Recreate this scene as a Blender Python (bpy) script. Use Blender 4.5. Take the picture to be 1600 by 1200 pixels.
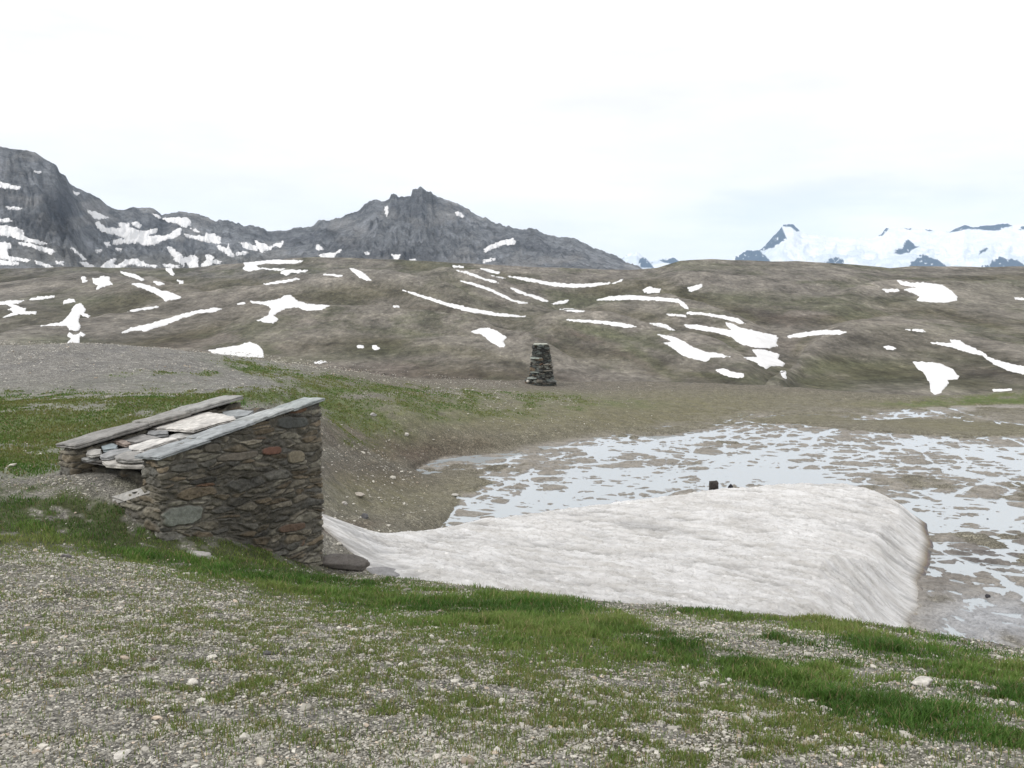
import bpy, math, random
import numpy as np
from mathutils import Vector
from mathutils.bvhtree import BVHTree

for o in list(bpy.data.objects): bpy.data.objects.remove(o)
scene = bpy.context.scene
COL = scene.collection

# ------------------------------------------------------------------ camera
F = 1600*35/36.0                     # focal length in photo pixels
PITCH = math.atan(150/F)
cam_d = bpy.data.cameras.new('camera'); cam_d.lens = 35; cam_d.sensor_width = 36
cam_d.clip_start = 0.05; cam_d.clip_end = 60000
cam = bpy.data.objects.new('camera', cam_d); COL.objects.link(cam)
cam.location = (0, 0, 0); cam.rotation_euler = (math.radians(90)-PITCH, 0, 0)
scene.camera = cam
# ------------------------------------------------------------------ world
SUN_EL, SUN_AZ = 48, 242           # azimuth clockwise from +Y (ahead); sun high on the left
w = bpy.data.worlds.new('World'); scene.world = w; w.use_nodes = True
nt = w.node_tree; nt.nodes.clear()
def wn(t, **k):
    n = nt.nodes.new(t)
    for a, b in k.items(): setattr(n, a, b)
    return n
out = wn('ShaderNodeOutputWorld'); bg = wn('ShaderNodeBackground'); bg.inputs[1].default_value = 0.1
sky = wn('ShaderNodeTexSky', sky_type='NISHITA', sun_disc=False)
sky.sun_elevation = math.radians(SUN_EL); sky.sun_rotation = math.radians(SUN_AZ); sky.altitude = 2700
tc = wn('ShaderNodeTexCoord'); mp = wn('ShaderNodeMapping'); mp.inputs['Scale'].default_value = (1, 1, 4.5)
nz = wn('ShaderNodeTexNoise'); nz.inputs['Scale'].default_value = 3.1; nz.inputs['Detail'].default_value = 9; nz.inputs['Roughness'].default_value = .55
nt.links.new(tc.outputs['Generated'], mp.inputs[0]); nt.links.new(mp.outputs[0], nz.inputs['Vector'])
sep = wn('ShaderNodeSeparateXYZ'); nt.links.new(tc.outputs['Generated'], sep.inputs[0])
def wmath(op, a, b=None, clamp=False):
    n = wn('ShaderNodeMath', operation=op); n.use_clamp = clamp
    for i, v in enumerate((a, b)):
        if v is None: continue
        if isinstance(v, (int, float)): n.inputs[i].default_value = v
        else: nt.links.new(v, n.inputs[i])
    return n.outputs[0]
# thin cloud low in the sky to the right of the middle lets some blue through
dz = wmath('DIVIDE', wmath('SUBTRACT', sep.outputs['Z'], 0.035), 0.07)
dx = wmath('DIVIDE', wmath('SUBTRACT', sep.outputs['X'], 0.27), 0.30)
gz = wmath('EXPONENT', wmath('MULTIPLY', wmath('ADD', wmath('MULTIPLY', dz, dz), wmath('MULTIPLY', dx, dx)), -1.0))
thin = wmath('MULTIPLY', gz, 0.2)
thin2 = wmath('ADD', thin, wmath('MULTIPLY', wmath('SUBTRACT', 0.5, nz.outputs[0]), 0.55))
cov = wmath('SUBTRACT', 1.0, wmath('MULTIPLY', wmath('SUBTRACT', thin2, 0.10), 3.0, True), True)
mix = wn('ShaderNodeMix', data_type='RGBA'); nt.links.new(cov, mix.inputs[0])
skym = wn('ShaderNodeMix', data_type='RGBA', blend_type='MULTIPLY'); skym.inputs[0].default_value = 1
nt.links.new(sky.outputs[0], skym.inputs[6]); skym.inputs[7].default_value = (1.3, 1.25, 1.2, 1)
skw = wn('ShaderNodeMix', data_type='RGBA'); skw.inputs[0].default_value = .55
nt.links.new(skym.outputs[2], skw.inputs[6]); skw.inputs[7].default_value = (7.1, 7.6, 8.1, 1)
nt.links.new(skw.outputs[2], mix.inputs[6])
cl = wn('ShaderNodeMix', data_type='RGBA'); nt.links.new(wmath('MULTIPLY', wmath('SUBTRACT', nz.outputs[0], .36), 3.2, True), cl.inputs[0])
cl.inputs[6].default_value = (8.3, 8.15, 8.05, 1); cl.inputs[7].default_value = (10.0, 9.8, 9.6, 1)
nt.links.new(cl.outputs[2], mix.inputs[7])
nt.links.new(mix.outputs[2], bg.inputs[0]); nt.links.new(bg.outputs[0], out.inputs[0])
# ------------------------------------------------------------------ sun behind thin cloud
sd = bpy.data.lights.new('sun', 'SUN'); sd.energy = 1.5; sd.angle = math.radians(12); sd.color = (1, .965, .92)
so = bpy.data.objects.new('sun', sd); COL.objects.link(so)
az, el = math.radians(SUN_AZ), math.radians(SUN_EL)
dirv = Vector((math.sin(az)*math.cos(el), math.cos(az)*math.cos(el), math.sin(el)))
so.rotation_euler = dirv.to_track_quat('Z', 'Y').to_euler(); so.location = (0, 0, 50)
scene.view_settings.view_transform = 'Standard'; scene.view_settings.look = 'None'
scene.view_settings.exposure = 0.35; scene.view_settings.gamma = 1
scene.render.engine = 'CYCLES'
scene.cycles.max_bounces = 6; scene.cycles.volume_bounces = 1
scene.cycles.volume_step_rate = 4

# ================================================================== maths helpers
def S(px, py):
    """direction of a photo pixel as (x, z) per metre of forward distance"""
    px = np.asarray(px, float); py = np.asarray(py, float)
    u = (px-800)/F; v = (600-py)/F
    cy, sy = math.cos(PITCH), math.sin(PITCH)
    fy = cy + v*sy; fz = -sy + v*cy
    return u/fy, fz/fy
def at(px, py, Y):
    x, z = S(px, py); return np.array([x*Y, Y, z*Y])
def proj(x, y, z):
    cy, sy = math.cos(PITCH), math.sin(PITCH)
    d = y*cy - z*sy; v = y*sy + z*cy
    d = np.where(d < .05, .05, d)
    return 800+F*x/d, 600-F*v/d
def hsh(*a):
    h = np.zeros_like(a[0], dtype=np.uint32)
    for i, v in enumerate(a):
        h = (h ^ (v.astype(np.int64).astype(np.uint32)*np.uint32([374761393, 668265263, 2246822519, 3266489917][i])))*np.uint32(1274126177)
        h ^= h >> np.uint32(15)
    h *= np.uint32(2654435761); h ^= h >> np.uint32(13)
    return h
def rnd(h, k=0):
    h = (h + np.uint32(k*0x9E3779B9 & 0xffffffff))*np.uint32(2246822519); h ^= h >> np.uint32(15)
    h = h*np.uint32(3266489917); h ^= h >> np.uint32(16)
    return (h & np.uint32(0xffffff)).astype(np.float64)/16777216.0
def vn2(x, y, s=0):
    xi = np.floor(x); yi = np.floor(y); fx = x-xi; fy = y-yi
    fx = fx*fx*fx*(fx*(fx*6-15)+10); fy = fy*fy*fy*(fy*(fy*6-15)+10)
    g = lambda a, b: rnd(hsh(xi+a, yi+b, np.full_like(xi, s)))
    return (g(0,0)*(1-fx)+g(1,0)*fx)*(1-fy)+(g(0,1)*(1-fx)+g(1,1)*fx)*fy
def fbm(x, y, o=4, s=0, gain=.5, ridge=False):
    t = np.zeros_like(x); a = 1; n = 0
    for i in range(o):
        c, sn = math.cos(.6*i+.3), math.sin(.6*i+.3)
        v = vn2((x*c-y*sn)*2.03**i+i*17.3, (x*sn+y*c)*2.03**i-i*9.1, s+i)*2-1
        if ridge: v = 1-2*np.abs(v)
        t += a*v; n += a; a *= gain
    return t/n
def vn3(x, y, z, s=0):
    xi, yi, zi = np.floor(x), np.floor(y), np.floor(z); fx, fy, fz = x-xi, y-yi, z-zi
    fx, fy, fz = [f*f*(3-2*f) for f in (fx, fy, fz)]
    r = 0
    for a in (0,1):
        for b in (0,1):
            for c in (0,1):
                r = r + rnd(hsh(xi+a, yi+b, zi+c), s)*(fx if a else 1-fx)*(fy if b else 1-fy)*(fz if c else 1-fz)
    return r*2-1
def voro3(x, y, z, s=0):
    xi, yi, zi = np.floor(x), np.floor(y), np.floor(z)
    f1 = np.full(x.shape, 9.); f2 = f1.copy(); idd = np.zeros(x.shape, np.uint32)
    for a in (-1,0,1):
        for b in (-1,0,1):
            for c in (-1,0,1):
                h = hsh(xi+a, yi+b, zi+c)
                d = np.sqrt((xi+a+.1+.8*rnd(h,s+1)-x)**2+(yi+b+.1+.8*rnd(h,s+2)-y)**2+(zi+c+.1+.8*rnd(h,s+3)-z)**2)
                m = d < f1
                f2 = np.where(m, f1, np.minimum(f2, d)); f1 = np.where(m, d, f1); idd = np.where(m, h, idd)
    return f1, f2, idd
def ss(a, b, x):
    t = np.clip((x-a)/(b-a), 0, 1); return t*t*(3-2*t)
class RBF:
    def __init__(s, pts, smooth=0.0, sc=(1, 1)):
        p = np.array(pts, float); s.sc = sc; s.c = p[:, :2]*np.array(sc); n = len(p)
        A = s.k(s.c, s.c) + np.eye(n)*smooth
        P = np.c_[np.ones(n), s.c]
        M = np.block([[A, P], [P.T, np.zeros((3, 3))]])
        s.w = np.linalg.solve(M, np.r_[p[:, 2], 0, 0, 0])
    def k(s, a, b):
        return -np.sqrt(((a[:, None]-b[None])**2).sum(-1)+.09)
    def __call__(s, x, y):
        x = np.asarray(x, float); sh = x.shape; q = np.c_[x.ravel()*s.sc[0], np.asarray(y, float).ravel()*s.sc[1]]
        r = np.empty(len(q))
        for i in range(0, len(q), 100000):
            Q = q[i:i+100000]; r[i:i+100000] = s.k(Q, s.c)@s.w[:-3] + s.w[-3] + Q@s.w[-2:]
        return r.reshape(sh)
def inpoly(x, y, P):
    """signed distance to polygon, positive inside"""
    P = np.asarray(P, float); d = np.full(x.shape, 1e18); ins = np.zeros(x.shape, bool)
    for i in range(len(P)):
        ax, ay = P[i]; bx, by = P[(i+1) % len(P)]
        ex, ey = bx-ax, by-ay; L = ex*ex+ey*ey+1e-12
        t = np.clip(((x-ax)*ex+(y-ay)*ey)/L, 0, 1)
        d = np.minimum(d, (x-ax-t*ex)**2+(y-ay-t*ey)**2)
        c = ((ay > y) != (by > y)) & (x < ex*(y-ay)/(ey if abs(ey) > 1e-9 else 1e-9)+ax)
        ins ^= c
    return np.where(ins, 1, -1)*np.sqrt(d)
def blobs(px, py, L, ex=1.3):
    """max of soft rotated ellipses (cx, cy, rx, ry, angle, strength)"""
    r = np.zeros(px.shape)
    for cx, cy, rx, ry, an, st in L:
        c, s_ = math.cos(math.radians(an)), math.sin(math.radians(an))
        u = ((px-cx)*c+(py-cy)*s_)/rx; v = (-(px-cx)*s_+(py-cy)*c)/ry
        r = np.maximum(r, st*np.exp(-(u*u+v*v)**ex))
    return r

# ================================================================== mesh helpers
def set_attr(me, name, arr):
    a = me.color_attributes.new(name, 'FLOAT_COLOR', 'POINT')
    n = len(me.vertices); d = np.ones((n, 4), np.float32); d[:, :arr.shape[1]] = arr
    a.data.foreach_set('color', d.ravel())
def mesh(name, V, Q, mat, parent=None, smooth=True, col=None, extra=None):
    V = np.asarray(V, np.float32); Q = np.asarray(Q, np.int32)
    me = bpy.data.meshes.new(name); k = Q.shape[1]
    me.vertices.add(len(V)); me.vertices.foreach_set('co', V.ravel())
    me.loops.add(Q.size); me.loops.foreach_set('vertex_index', Q.ravel())
    me.polygons.add(len(Q)); me.polygons.foreach_set('loop_start', np.arange(0, Q.size, k, dtype=np.int32))
    me.polygons.foreach_set('loop_total', np.full(len(Q), k, np.int32))
    me.polygons.foreach_set('use_smooth', np.full(len(Q), smooth))
    me.update(calc_edges=True); me.validate()
    if col is not None: set_attr(me, 'Col', col)
    if extra is not None: set_attr(me, 'Mask', extra)
    me.materials.append(mat)
    o = bpy.data.objects.new(name, me); COL.objects.link(o)
    if parent: o.parent = parent
    return o
def gridq(n, m):
    i = np.arange(n*m).reshape(n, m)
    return np.c_[i[:-1, :-1].ravel(), i[:-1, 1:].ravel(), i[1:, 1:].ravel(), i[1:, :-1].ravel()]
def tag(o, label=None, cat=None, group=None, kind=None):
    if label: o['label'] = label
    if cat: o['category'] = cat
    if group: o['group'] = group
    if kind: o['kind'] = kind
    return o
def empty(name, loc=(0, 0, 0)):
    o = bpy.data.objects.new(name, None); COL.objects.link(o); o.location = loc; o.empty_display_size = .2
    return o

# ================================================================== materials
class M:
    def __init__(s, name, rough=.9, spec=.3):
        s.m = bpy.data.materials.new(name); s.m.use_nodes = True; s.t = s.m.node_tree
        s.b = s.t.nodes['Principled BSDF']; s.b.inputs['Roughness'].default_value = rough
        s.b.inputs['Specular IOR Level'].default_value = spec
        s.geo = s.n('ShaderNodeNewGeometry')
    def n(s, t, **k):
        n = s.t.nodes.new(t)
        for a, b in k.items(): setattr(n, a, b)
        return n
    def l(s, a, b): s.t.links.new(a, b)
    def val(s, sock, v):
        if isinstance(v, (int, float)): sock.default_value = v
        elif isinstance(v, tuple): sock.default_value = (*v, 1) if len(v) == 3 else v
        else: s.l(v, sock)
    def math(s, op, a, b=0., clamp=False, c=None):
        n = s.n('ShaderNodeMath', operation=op); n.use_clamp = clamp; s.val(n.inputs[0], a); s.val(n.inputs[1], b)
        if c is not None: s.val(n.inputs[2], c)
        return n.outputs[0]
    def mr(s, v, a, b, c, d):
        n = s.n('ShaderNodeMapRange'); s.val(n.inputs[0], v)
        for i, q in enumerate((a, b, c, d)): s.val(n.inputs[i+1], q)
        return n.outputs[0]
    def mix(s, f, a, b, mode='MIX'):
        n = s.n('ShaderNodeMix', data_type='RGBA', blend_type=mode); s.val(n.inputs[0], f); s.val(n.inputs[6], a); s.val(n.inputs[7], b)
        return n.outputs[2]
    def attr(s, nm): 
        return s.n('ShaderNodeAttribute', attribute_name=nm)
    def pos(s, scale=(1, 1, 1), rot=(0, 0, 0)):
        n = s.n('ShaderNodeMapping'); s.l(s.geo.outputs['Position'], n.inputs[0])
        n.inputs['Scale'].default_value = scale; n.inputs['Rotation'].default_value = rot
        return n.outputs[0]
    def noise(s, scale, det=5, rough=.6, vec=None):
        n = s.n('ShaderNodeTexNoise'); n.inputs['Scale'].default_value = scale; n.inputs['Detail'].default_value = det
        n.inputs['Roughness'].default_value = rough; s.l(vec or s.geo.outputs['Position'], n.inputs['Vector']); return n.outputs[0]
    def voro(s, scale, feat='F1', vec=None, rnd=1.):
        n = s.n('ShaderNodeTexVoronoi', feature=feat); n.inputs['Scale'].default_value = scale; n.inputs['Randomness'].default_value = rnd
        s.l(vec or s.geo.outputs['Position'], n.inputs['Vector']); return n
    def gray(s, v):
        n = s.n('ShaderNodeCombineColor')
        for i in range(3): s.val(n.inputs[i], v)
        return n.outputs[0]
    def bump(s, h, dist, strength=1.):
        n = s.n('ShaderNodeBump'); s.val(n.inputs['Height'], h); n.inputs['Distance'].default_value = dist; n.inputs['Strength'].default_value = strength
        s.l(n.outputs[0], s.b.inputs['Normal']); return n
    def base(s, c): s.val(s.b.inputs['Base Color'], c)

def ground_mat():
    m = M('ground', .92, .25)
    c = m.attr('Col').outputs[0]; mk = m.n('ShaderNodeSeparateColor'); m.l(m.attr('Mask').outputs[0], mk.inputs[0])
    grav, gra, wet = mk.outputs[0], mk.outputs[1], mk.outputs[2]
    v1 = m.voro(62); v2 = m.voro(26); v3 = m.voro(7.5)
    r1 = m.n('ShaderNodeSeparateColor'); m.l(v1.outputs['Color'], r1.inputs[0])
    r2 = m.n('ShaderNodeSeparateColor'); m.l(v2.outputs['Color'], r2.inputs[0])
    r3 = m.n('ShaderNodeSeparateColor'); m.l(v3.outputs['Color'], r3.inputs[0])
    a = m.mr(r1.outputs[0], 0, 1, .45, 1.45); b = m.mr(r2.outputs[0], .55, 1, .8, 1.5)
    e = m.mr(r3.outputs[0], .9, .95, 1., 1.45)
    sp = m.math('MULTIPLY', m.math('MULTIPLY', a, b), e)
    edge = m.mr(v1.outputs['Distance'], .0, .7, 1.15, .5)
    sp = m.math('MULTIPLY', sp, edge)
    sp = m.math('ADD', m.math('MULTIPLY', m.math('SUBTRACT', sp, 1.), grav), 1.)
    g1 = m.mr(m.noise(38, 6, .75), .3, .7, .5, 1.5); g2 = m.math('MULTIPLY', m.mr(m.noise(2.2, 6, .7), .3, .7, .72, 1.28), m.mr(m.noise(11, 4, .8), .35, .65, .72, 1.3))
    sp2 = m.math('ADD', m.math('MULTIPLY', m.math('SUBTRACT', g1, 1.), gra), 1.)
    tot = m.math('MULTIPLY', m.math('MULTIPLY', sp, sp2), g2)
    m.base(m.mix(1., c, m.gray(tot), 'MULTIPLY'))
    rough = m.mr(wet, 0, 1, .95, .38); m.l(rough, m.b.inputs['Roughness'])
    m.l(m.mr(wet, 0, 1, .2, .6), m.b.inputs['Specular IOR Level'])
    h = m.math('ADD', m.math('MULTIPLY', m.math('SUBTRACT', 1., v1.outputs['Distance']), grav), m.math('MULTIPLY', m.noise(9, 7, .7), 1.2))
    m.bump(h, .012, .9)
    return m.m
def hill_mat():
    m = M('hillside', .97, .1)
    c = m.attr('Col').outputs[0]
    a = m.mr(m.noise(.07, 9, .74, m.pos((1, .35, 1))), .32, .68, .42, 1.6)
    b = m.mr(m.noise(.4, 6, .8, m.pos((1, .3, 1))), .3, .7, .5, 1.5)
    d = m.mr(m.noise(.33, 4, .8, m.pos((1, .35, 1))), .57, .68, 1., 1.55)
    gv = m.mix(m.mr(m.noise(.018, 7, .7, m.pos((1, .45, 1))), .52, .62, 0., .7), c, (.098, .102, .066))
    gv = m.mix(m.mr(m.noise(.014, 6, .7, m.pos((1, .4, 2))), .52, .68, 0., .6), gv, (.255, .235, .205))
    m.base(m.mix(1., gv, m.gray(m.math('MULTIPLY', m.math('MULTIPLY', a, b), d)), 'MULTIPLY'))
    m.bump(m.math('ADD', m.noise(.06, 9, .65), m.math('MULTIPLY', m.noise(.5, 4, .7), .15)), 7., .9)
    return m.m
def rock_mat(name, sc=1.):
    m = M(name, .95, .15)
    c = m.attr('Col').outputs[0]
    v = m.pos((1, 1, .55))
    a = m.mr(m.noise(.012*sc, 10, .68, v), .34, .66, .55, 1.42)
    b = m.mr(m.noise(.08*sc, 5, .75, m.pos((1, 1, 2.5))), .3, .7, .68, 1.32)
    m.base(m.mix(1., c, m.gray(m.math('MULTIPLY', a, b)), 'MULTIPLY'))
    m.bump(m.noise(.014*sc, 12, .74, v), 85./sc, 1.)
    return m.m
def snow_mat(name, c=(.74, .745, .755), dirt=.0):
    m = M(name, .75, .25)
    base = m.mix(m.mr(m.noise(.12, 7, .7, m.pos((1, .4, 1))), .42, .68, 0., .8), c, tuple(x*.80 for x in c))
    m.base(base); m.bump(m.noise(.15, 6, .6), .8, .6)
    return m.m
MAT_GROUND = ground_mat(); MAT_HILL = hill_mat(); MAT_ROCK = rock_mat('mountain_rock'); MAT_FAR = rock_mat('far_rock', .35)
MAT_SNOW = snow_mat('old_snow')
def col_mat(name, rough=.9, n1=30., n2=6., lo=.7, hi=1.3, bump=.004, spec=.25, bs=60.):
    m = M(name, rough, spec)
    a = m.mr(m.noise(n1, 6, .7), .3, .7, lo, hi); b = m.mr(m.noise(n2, 5, .6), .3, .7, .85, 1.15)
    m.base(m.mix(1., m.attr('Col').outputs[0], m.gray(m.math('MULTIPLY', a, b)), 'MULTIPLY'))
    if bump: m.bump(m.noise(bs, 6, .7), bump, 1.)
    return m.m
MAT_STONE = col_mat('stone', bump=.012, bs=22.)
MAT_PEB = col_mat('pebble', n1=90., lo=.85, hi=1.15, bump=0)
MAT_SLAB = col_mat('slate_slab', rough=.6, n1=14., n2=3.5, lo=.72, hi=1.28, bump=.01, spec=.45, bs=18.)
def blade_mat():
    m = M('grass_blade', .6, .25); m.base(m.attr('Col').outputs[0])
    tr = m.n('ShaderNodeBsdfTranslucent'); m.l(m.attr('Col').outputs[0], tr.inputs[0])
    mx = m.n('ShaderNodeMixShader'); mx.inputs[0].default_value = .3
    m.l(m.b.outputs[0], mx.inputs[1]); m.l(tr.outputs[0], mx.inputs[2])
    m.l(mx.outputs[0], m.t.nodes['Material Output'].inputs[0]); return m.m
MAT_BLADE = blade_mat()

# ================================================================== near ground (0-70 m)
def cps(L, extra=()):
    r = [tuple(at(a, b, y)) for a, b, y in L]
    return r + [tuple(e) for e in extra]
BENCH = RBF(cps([
 (200,832,12.25),(150,808,12.5),(160,738,14.0),(228,748,13.3),(100,738,14.8),(0,1200,3.4),(400,1200,3.35),(800,1200,3.3),(1200,1200,3.3),(1600,1200,3.35),(0,1000,5.6),(400,1000,5.8),(800,1000,6.3),(1200,1100,4.6),(1600,1100,4.7),
 (1200,1000,6.9),(0,880,8.6),(250,900,9.0),(500,950,9.0),(0,790,12.6),(250,850,12.2),(500,893,13.9),(800,922,11.2),(640,908,13.0),(1000,945,9.8),(1300,969,9.0),
 (1600,1015,8.2),(1440,985,8.8),(0,752,14.8),(0,740,16.5),(-200,770,13),(1800,1030,8.0),(-200,900,8)],
 [(0,0,-1.62),(-3,0,-1.6),(3,0,-1.62),(0,-5,-1.5),(-9,-3,-1.4),(9,-3,-1.7),(-14,6,-2.0),(12,6,-2.9)]), .02)
BASIN = RBF(cps([
 (-200,740,16.5),(0,740,16.5),(0,680,22),(0,625,29),(250,612,32),(250,680,22.5),(450,614,33),(400,640,27),(-300,625,29),(-300,545,46),
 (0,541,45),(150,538,45),(350,556,48),(480,573,52),(600,588,58),(700,596,63),(830,599,66),(1000,597,68),(1200,604,68),(1440,621,62),(1600,613,63.5),(1900,610,63),
 (520,660,36),(520,700,32.5),(520,760,28),(520,810,25),(650,650,43),(650,700,41),(600,725,37.5),(650,770,33),(560,790,28.5),(750,640,48),(900,640,53),(1000,650,52.5),
 (700,725,41.3),(800,735,39.3),(900,700,44.6),(1100,670,50.7),(1400,655,55),(1550,640,59),(1300,690,46.4),(1590,700,44.5),(850,790,32.6),(1000,740,38),(1300,750,36.8),(1600,760,35.7),(1250,635,60),
 (1600,1000,19.9),(1550,900,24.6),(1700,800,32),(1800,950,22)],
 [(-6,22,-4.1),(-3,18,-5.2),(0,20,-6.6),(3,20,-7.0),(6,20,-7.2),(10,14,-7.2),(16,20,-7.2),(4,14,-6.8),(0,15,-6.2),(4,30,-7.25),(10,28,-7.25),(-12,18,-3.0),(-20,24,-2.9),(-40,40,-2),(45,45,-7.0),(45,60,-6.0),(30,20,-6.9)]), .02)
# lip of the near bench, world xy
LIP = np.array([at(a, b, y)[:2] for a, b, y in [(505,897,14.6),(560,902,14.2),(640,908,13.2),(800,922,11.2),(1000,945,9.8),(1300,969,9.0),(1440,985,8.8),(1600,1015,8.2),(1900,1040,8.0)]])
LIPP = np.vstack([[-40, -20], [-40, 16.8], [-8.5, 16.8], [-5.0, 15.9], [-3.3, 15.2], LIP, [30, 5], [30, -20]])
WATER_Z = -7.2
WET_BLOBS = [(1000,745,290,45,-6,.9),(1250,705,330,40,-2,1.),(1560,720,170,45,4,1.),(1200,745,160,16,-1,1.25),(1540,800,130,36,5,1.05),(1420,650,90,7,-6,.95),(1540,634,110,4,-3,.85),
             (880,770,110,24,-12,1.1),(1080,683,100,10,-3,1.1),(730,722,110,12,-4,.72),(1560,975,130,48,0,.62),(1540,900,150,60,0,.6)]
DRY_BLOBS = [(650,780,70,30,-10,.8),(620,720,60,26,0,.5),(1440,672,180,12,2,1.),(1150,700,50,8,0,.5),(1530,865,60,16,-12,.22),(1250,658,60,6,0,.8),(1600,880,60,14,-10,.5)]
def tracks(x, y):
    r = np.zeros(x.shape); rg = np.random.RandomState(11)
    for i in range(120):
        cx, cy = rg.uniform(-6, 28), rg.uniform(24, 54); an = rg.uniform(-.75, .75) if i % 6 else rg.uniform(1.0, 2.1); wd = rg.uniform(.10, .24)
        cu = rg.uniform(-.022, .022); ln = rg.uniform(5, 22)
        u = (x-cx)*math.cos(an)+(y-cy)*math.sin(an); v = -(x-cx)*math.sin(an)+(y-cy)*math.cos(an) - cu*u*u
        wv = v + .25*np.sin(u*.7+i)
        for off in ((0,) if i % 3 else (-.75, .75)):
            r = np.maximum(r, np.exp(-((wv-off)/wd)**2)*ss(ln, ln*.8, np.abs(u)))
    return r
def near_z(x, y, detail=True):
    b = BENCH(x, y); s = BASIN(x, y)
    b = np.where(y < 0, np.minimum(b, -1.3), b)
    d = inpoly(x, y, LIPP)                       # positive on the bench
    out = np.clip(-d, 0, None)
    k = .62*out + .25*ss(0, .6, out)
    bb = b - k
    on = ss(-.15, .4, d)
    m = np.maximum(bb, s); t = .12
    h = np.clip(.5+.5*(bb-s)/t, 0, 1); sm = s*(1-h)+bb*h + t*h*(1-h)*.5
    z = sm*(1-on)+b*on
    leftw = ss(-4.8, -6.2, x)*ss(14.9, 16.8, y)     # left of the hut the bench runs into the field
    z = z*(1-leftw)+s*leftw
    px, py = proj(x, y, z)
    low = ss(-6.6, -7.0, z)
    wetf = (blobs(px, py, WET_BLOBS) - blobs(px, py, DRY_BLOBS))*ss(14, 19, y)
    wetf = wetf + (.9*fbm(x*.33, y*.2, 4, 233)+.45*fbm(x*1.2, y*.8, 3, 235))*ss(.0, .3, wetf)*ss(1.4, .6, wetf)
    if detail:
        n = fbm(x*.55, y*.28, 5, 3)*.075 + fbm(x*2.3, y*1.0, 4, 9)*.05
        rid = fbm(x*.8+3, y*.35, 4, 21, ridge=True)
        r2 = fbm(x*1.1+y*.8+9, y*.8-x*.5, 4, 27, .55, True)
        rid = fbm(x*1.5+3, y*.95, 5, 21, .6, ridge=True); r3 = fbm(x*1.1+y*.3, y*1.9, 4, 29, .6)
        mud = -7.2 + .156 + n*.22 + r3*.12 - .09*ss(.25, .5, rid) - .08*ss(.28, .5, r2) - tracks(x, y)*.155 - .13*(wetf-.35)
        mud = -7.2+(mud+7.2-.012)*.5
        mud = mud - .03*blobs(px, py, [(1200, 746, 150, 13, -2, 1.), (1540, 800, 110, 22, 5, 1.), (1570,960,110,14,0,.5)])
        mud = np.clip(mud, -7.3, -7.2+.07)
        flat = low*ss(.02, .25, wetf+.15)
        z2 = z + fbm(x*.25, y*.25, 5, 5)*.10*ss(9, 20, y) + fbm(x*1.3, y*1.3, 4, 7)*.035*ss(7, 14, y) + fbm(x*2.6, y*2.6, 4, 8)*.022
        z2 = np.maximum(z2, -7.17 + .06*ss(0,.2,-wetf+.1))
        z = z2*(1-flat)+mud*flat
    return z, px, py, d, wetf
# ---- colour painting of the near ground (real surface cover: grass, soil, gravel, mud; plus a painted wet sheen)
GRASS_FG = [ # dense green turf on the bench
 (60,815,210,34,6,2.3),(170,838,130,26,14,2.2),(280,852,90,28,10,1.3),(390,872,100,30,10,1.3),(490,908,60,14,8,1.2),(200,838,50,20,20,1.),(120,800,60,14,5,1.),(200,850,120,24,14,1.),(330,888,110,22,14,1.),(450,915,110,20,8,1.),(580,935,110,28,6,1.),(700,960,110,38,10,1.),(800,975,110,48,12,1.),(900,985,120,44,10,1.),(960,1000,110,36,10,1.),
 (1080,1020,90,30,14,.95),(1180,1050,110,26,22,.95),(1090,958,70,9,4,.85),(1250,972,110,12,5,.85),(1380,1010,80,24,12,1.),(1500,1050,120,42,16,1.),(1590,1085,90,50,20,1.),
 (1280,1085,110,20,25,.85),(1430,1120,130,36,18,.95),(1560,1150,110,40,10,.85),(1230,1000,70,8,6,.6),(1130,960,120,12,4,1.),(1290,980,90,14,8,1.),(1330,1060,120,24,22,.9),(1480,1130,140,40,14,.9),(1180,1075,90,16,20,.6),(1040,985,60,12,10,.5)]
SPARSE_FG = [(560,1040,520,120,3,.95),(1000,1120,400,80,3,.85),(600,1010,380,50,2,.62),(350,960,300,45,8,.55),(850,1080,260,40,5,.55),(1150,1120,240,50,10,.55),(180,920,190,30,8,.5),(1400,1175,220,40,5,.6),(240,1020,150,30,0,.5),(560,1120,230,40,0,.4),(120,1010,110,25,0,.35),(940,1180,180,30,0,.4)]
BARE_FG = [(1070,983,60,14,10,1.),(1250,1020,70,7,12,.7),(1120,1065,60,12,25,.8),(1210,1080,60,10,20,.7),(0,1000,130,80,0,.5),(200,1150,280,60,0,.65),(700,1170,260,40,0,.4),(-40,900,90,30,0,.6)]
GRASS_MID = [(620,612,120,12,4,.8),(700,650,50,10,0,.55),(850,620,90,8,3,.6),(800,645,80,10,0,.5),(950,630,90,8,0,.45),(560,690,40,14,0,.5), # left field, mound edge, slope
 (60,665,280,48,0,1.2),(230,690,200,70,0,1.1),(0,715,120,34,0,1.2),(60,735,60,8,-6,.9),(560,665,60,30,30,.6),(700,630,60,14,8,.6),(640,628,50,10,0,.8),(610,655,60,10,0,.5),(900,640,20,6,0,.5),(330,625,160,14,-3,1.),(120,632,150,10,-2,.9),(480,625,120,16,2,1.),(560,648,90,26,20,.75),(640,640,60,22,10,.55),
 (460,592,110,14,14,1.),(540,603,70,14,12,.9),(390,570,45,6,12,.9),(260,584,30,4,0,.7),(325,585,24,4,0,.7),(195,585,30,5,-8,.6),(735,622,20,14,10,.8),(760,620,34,7,10,.6),(830,630,22,10,30,.6),(80,615,60,7,-5,.6),
 (1560,622,120,9,-3,1.1),(1440,630,70,5,0,.7),(640,622,60,8,0,.4)]
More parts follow.
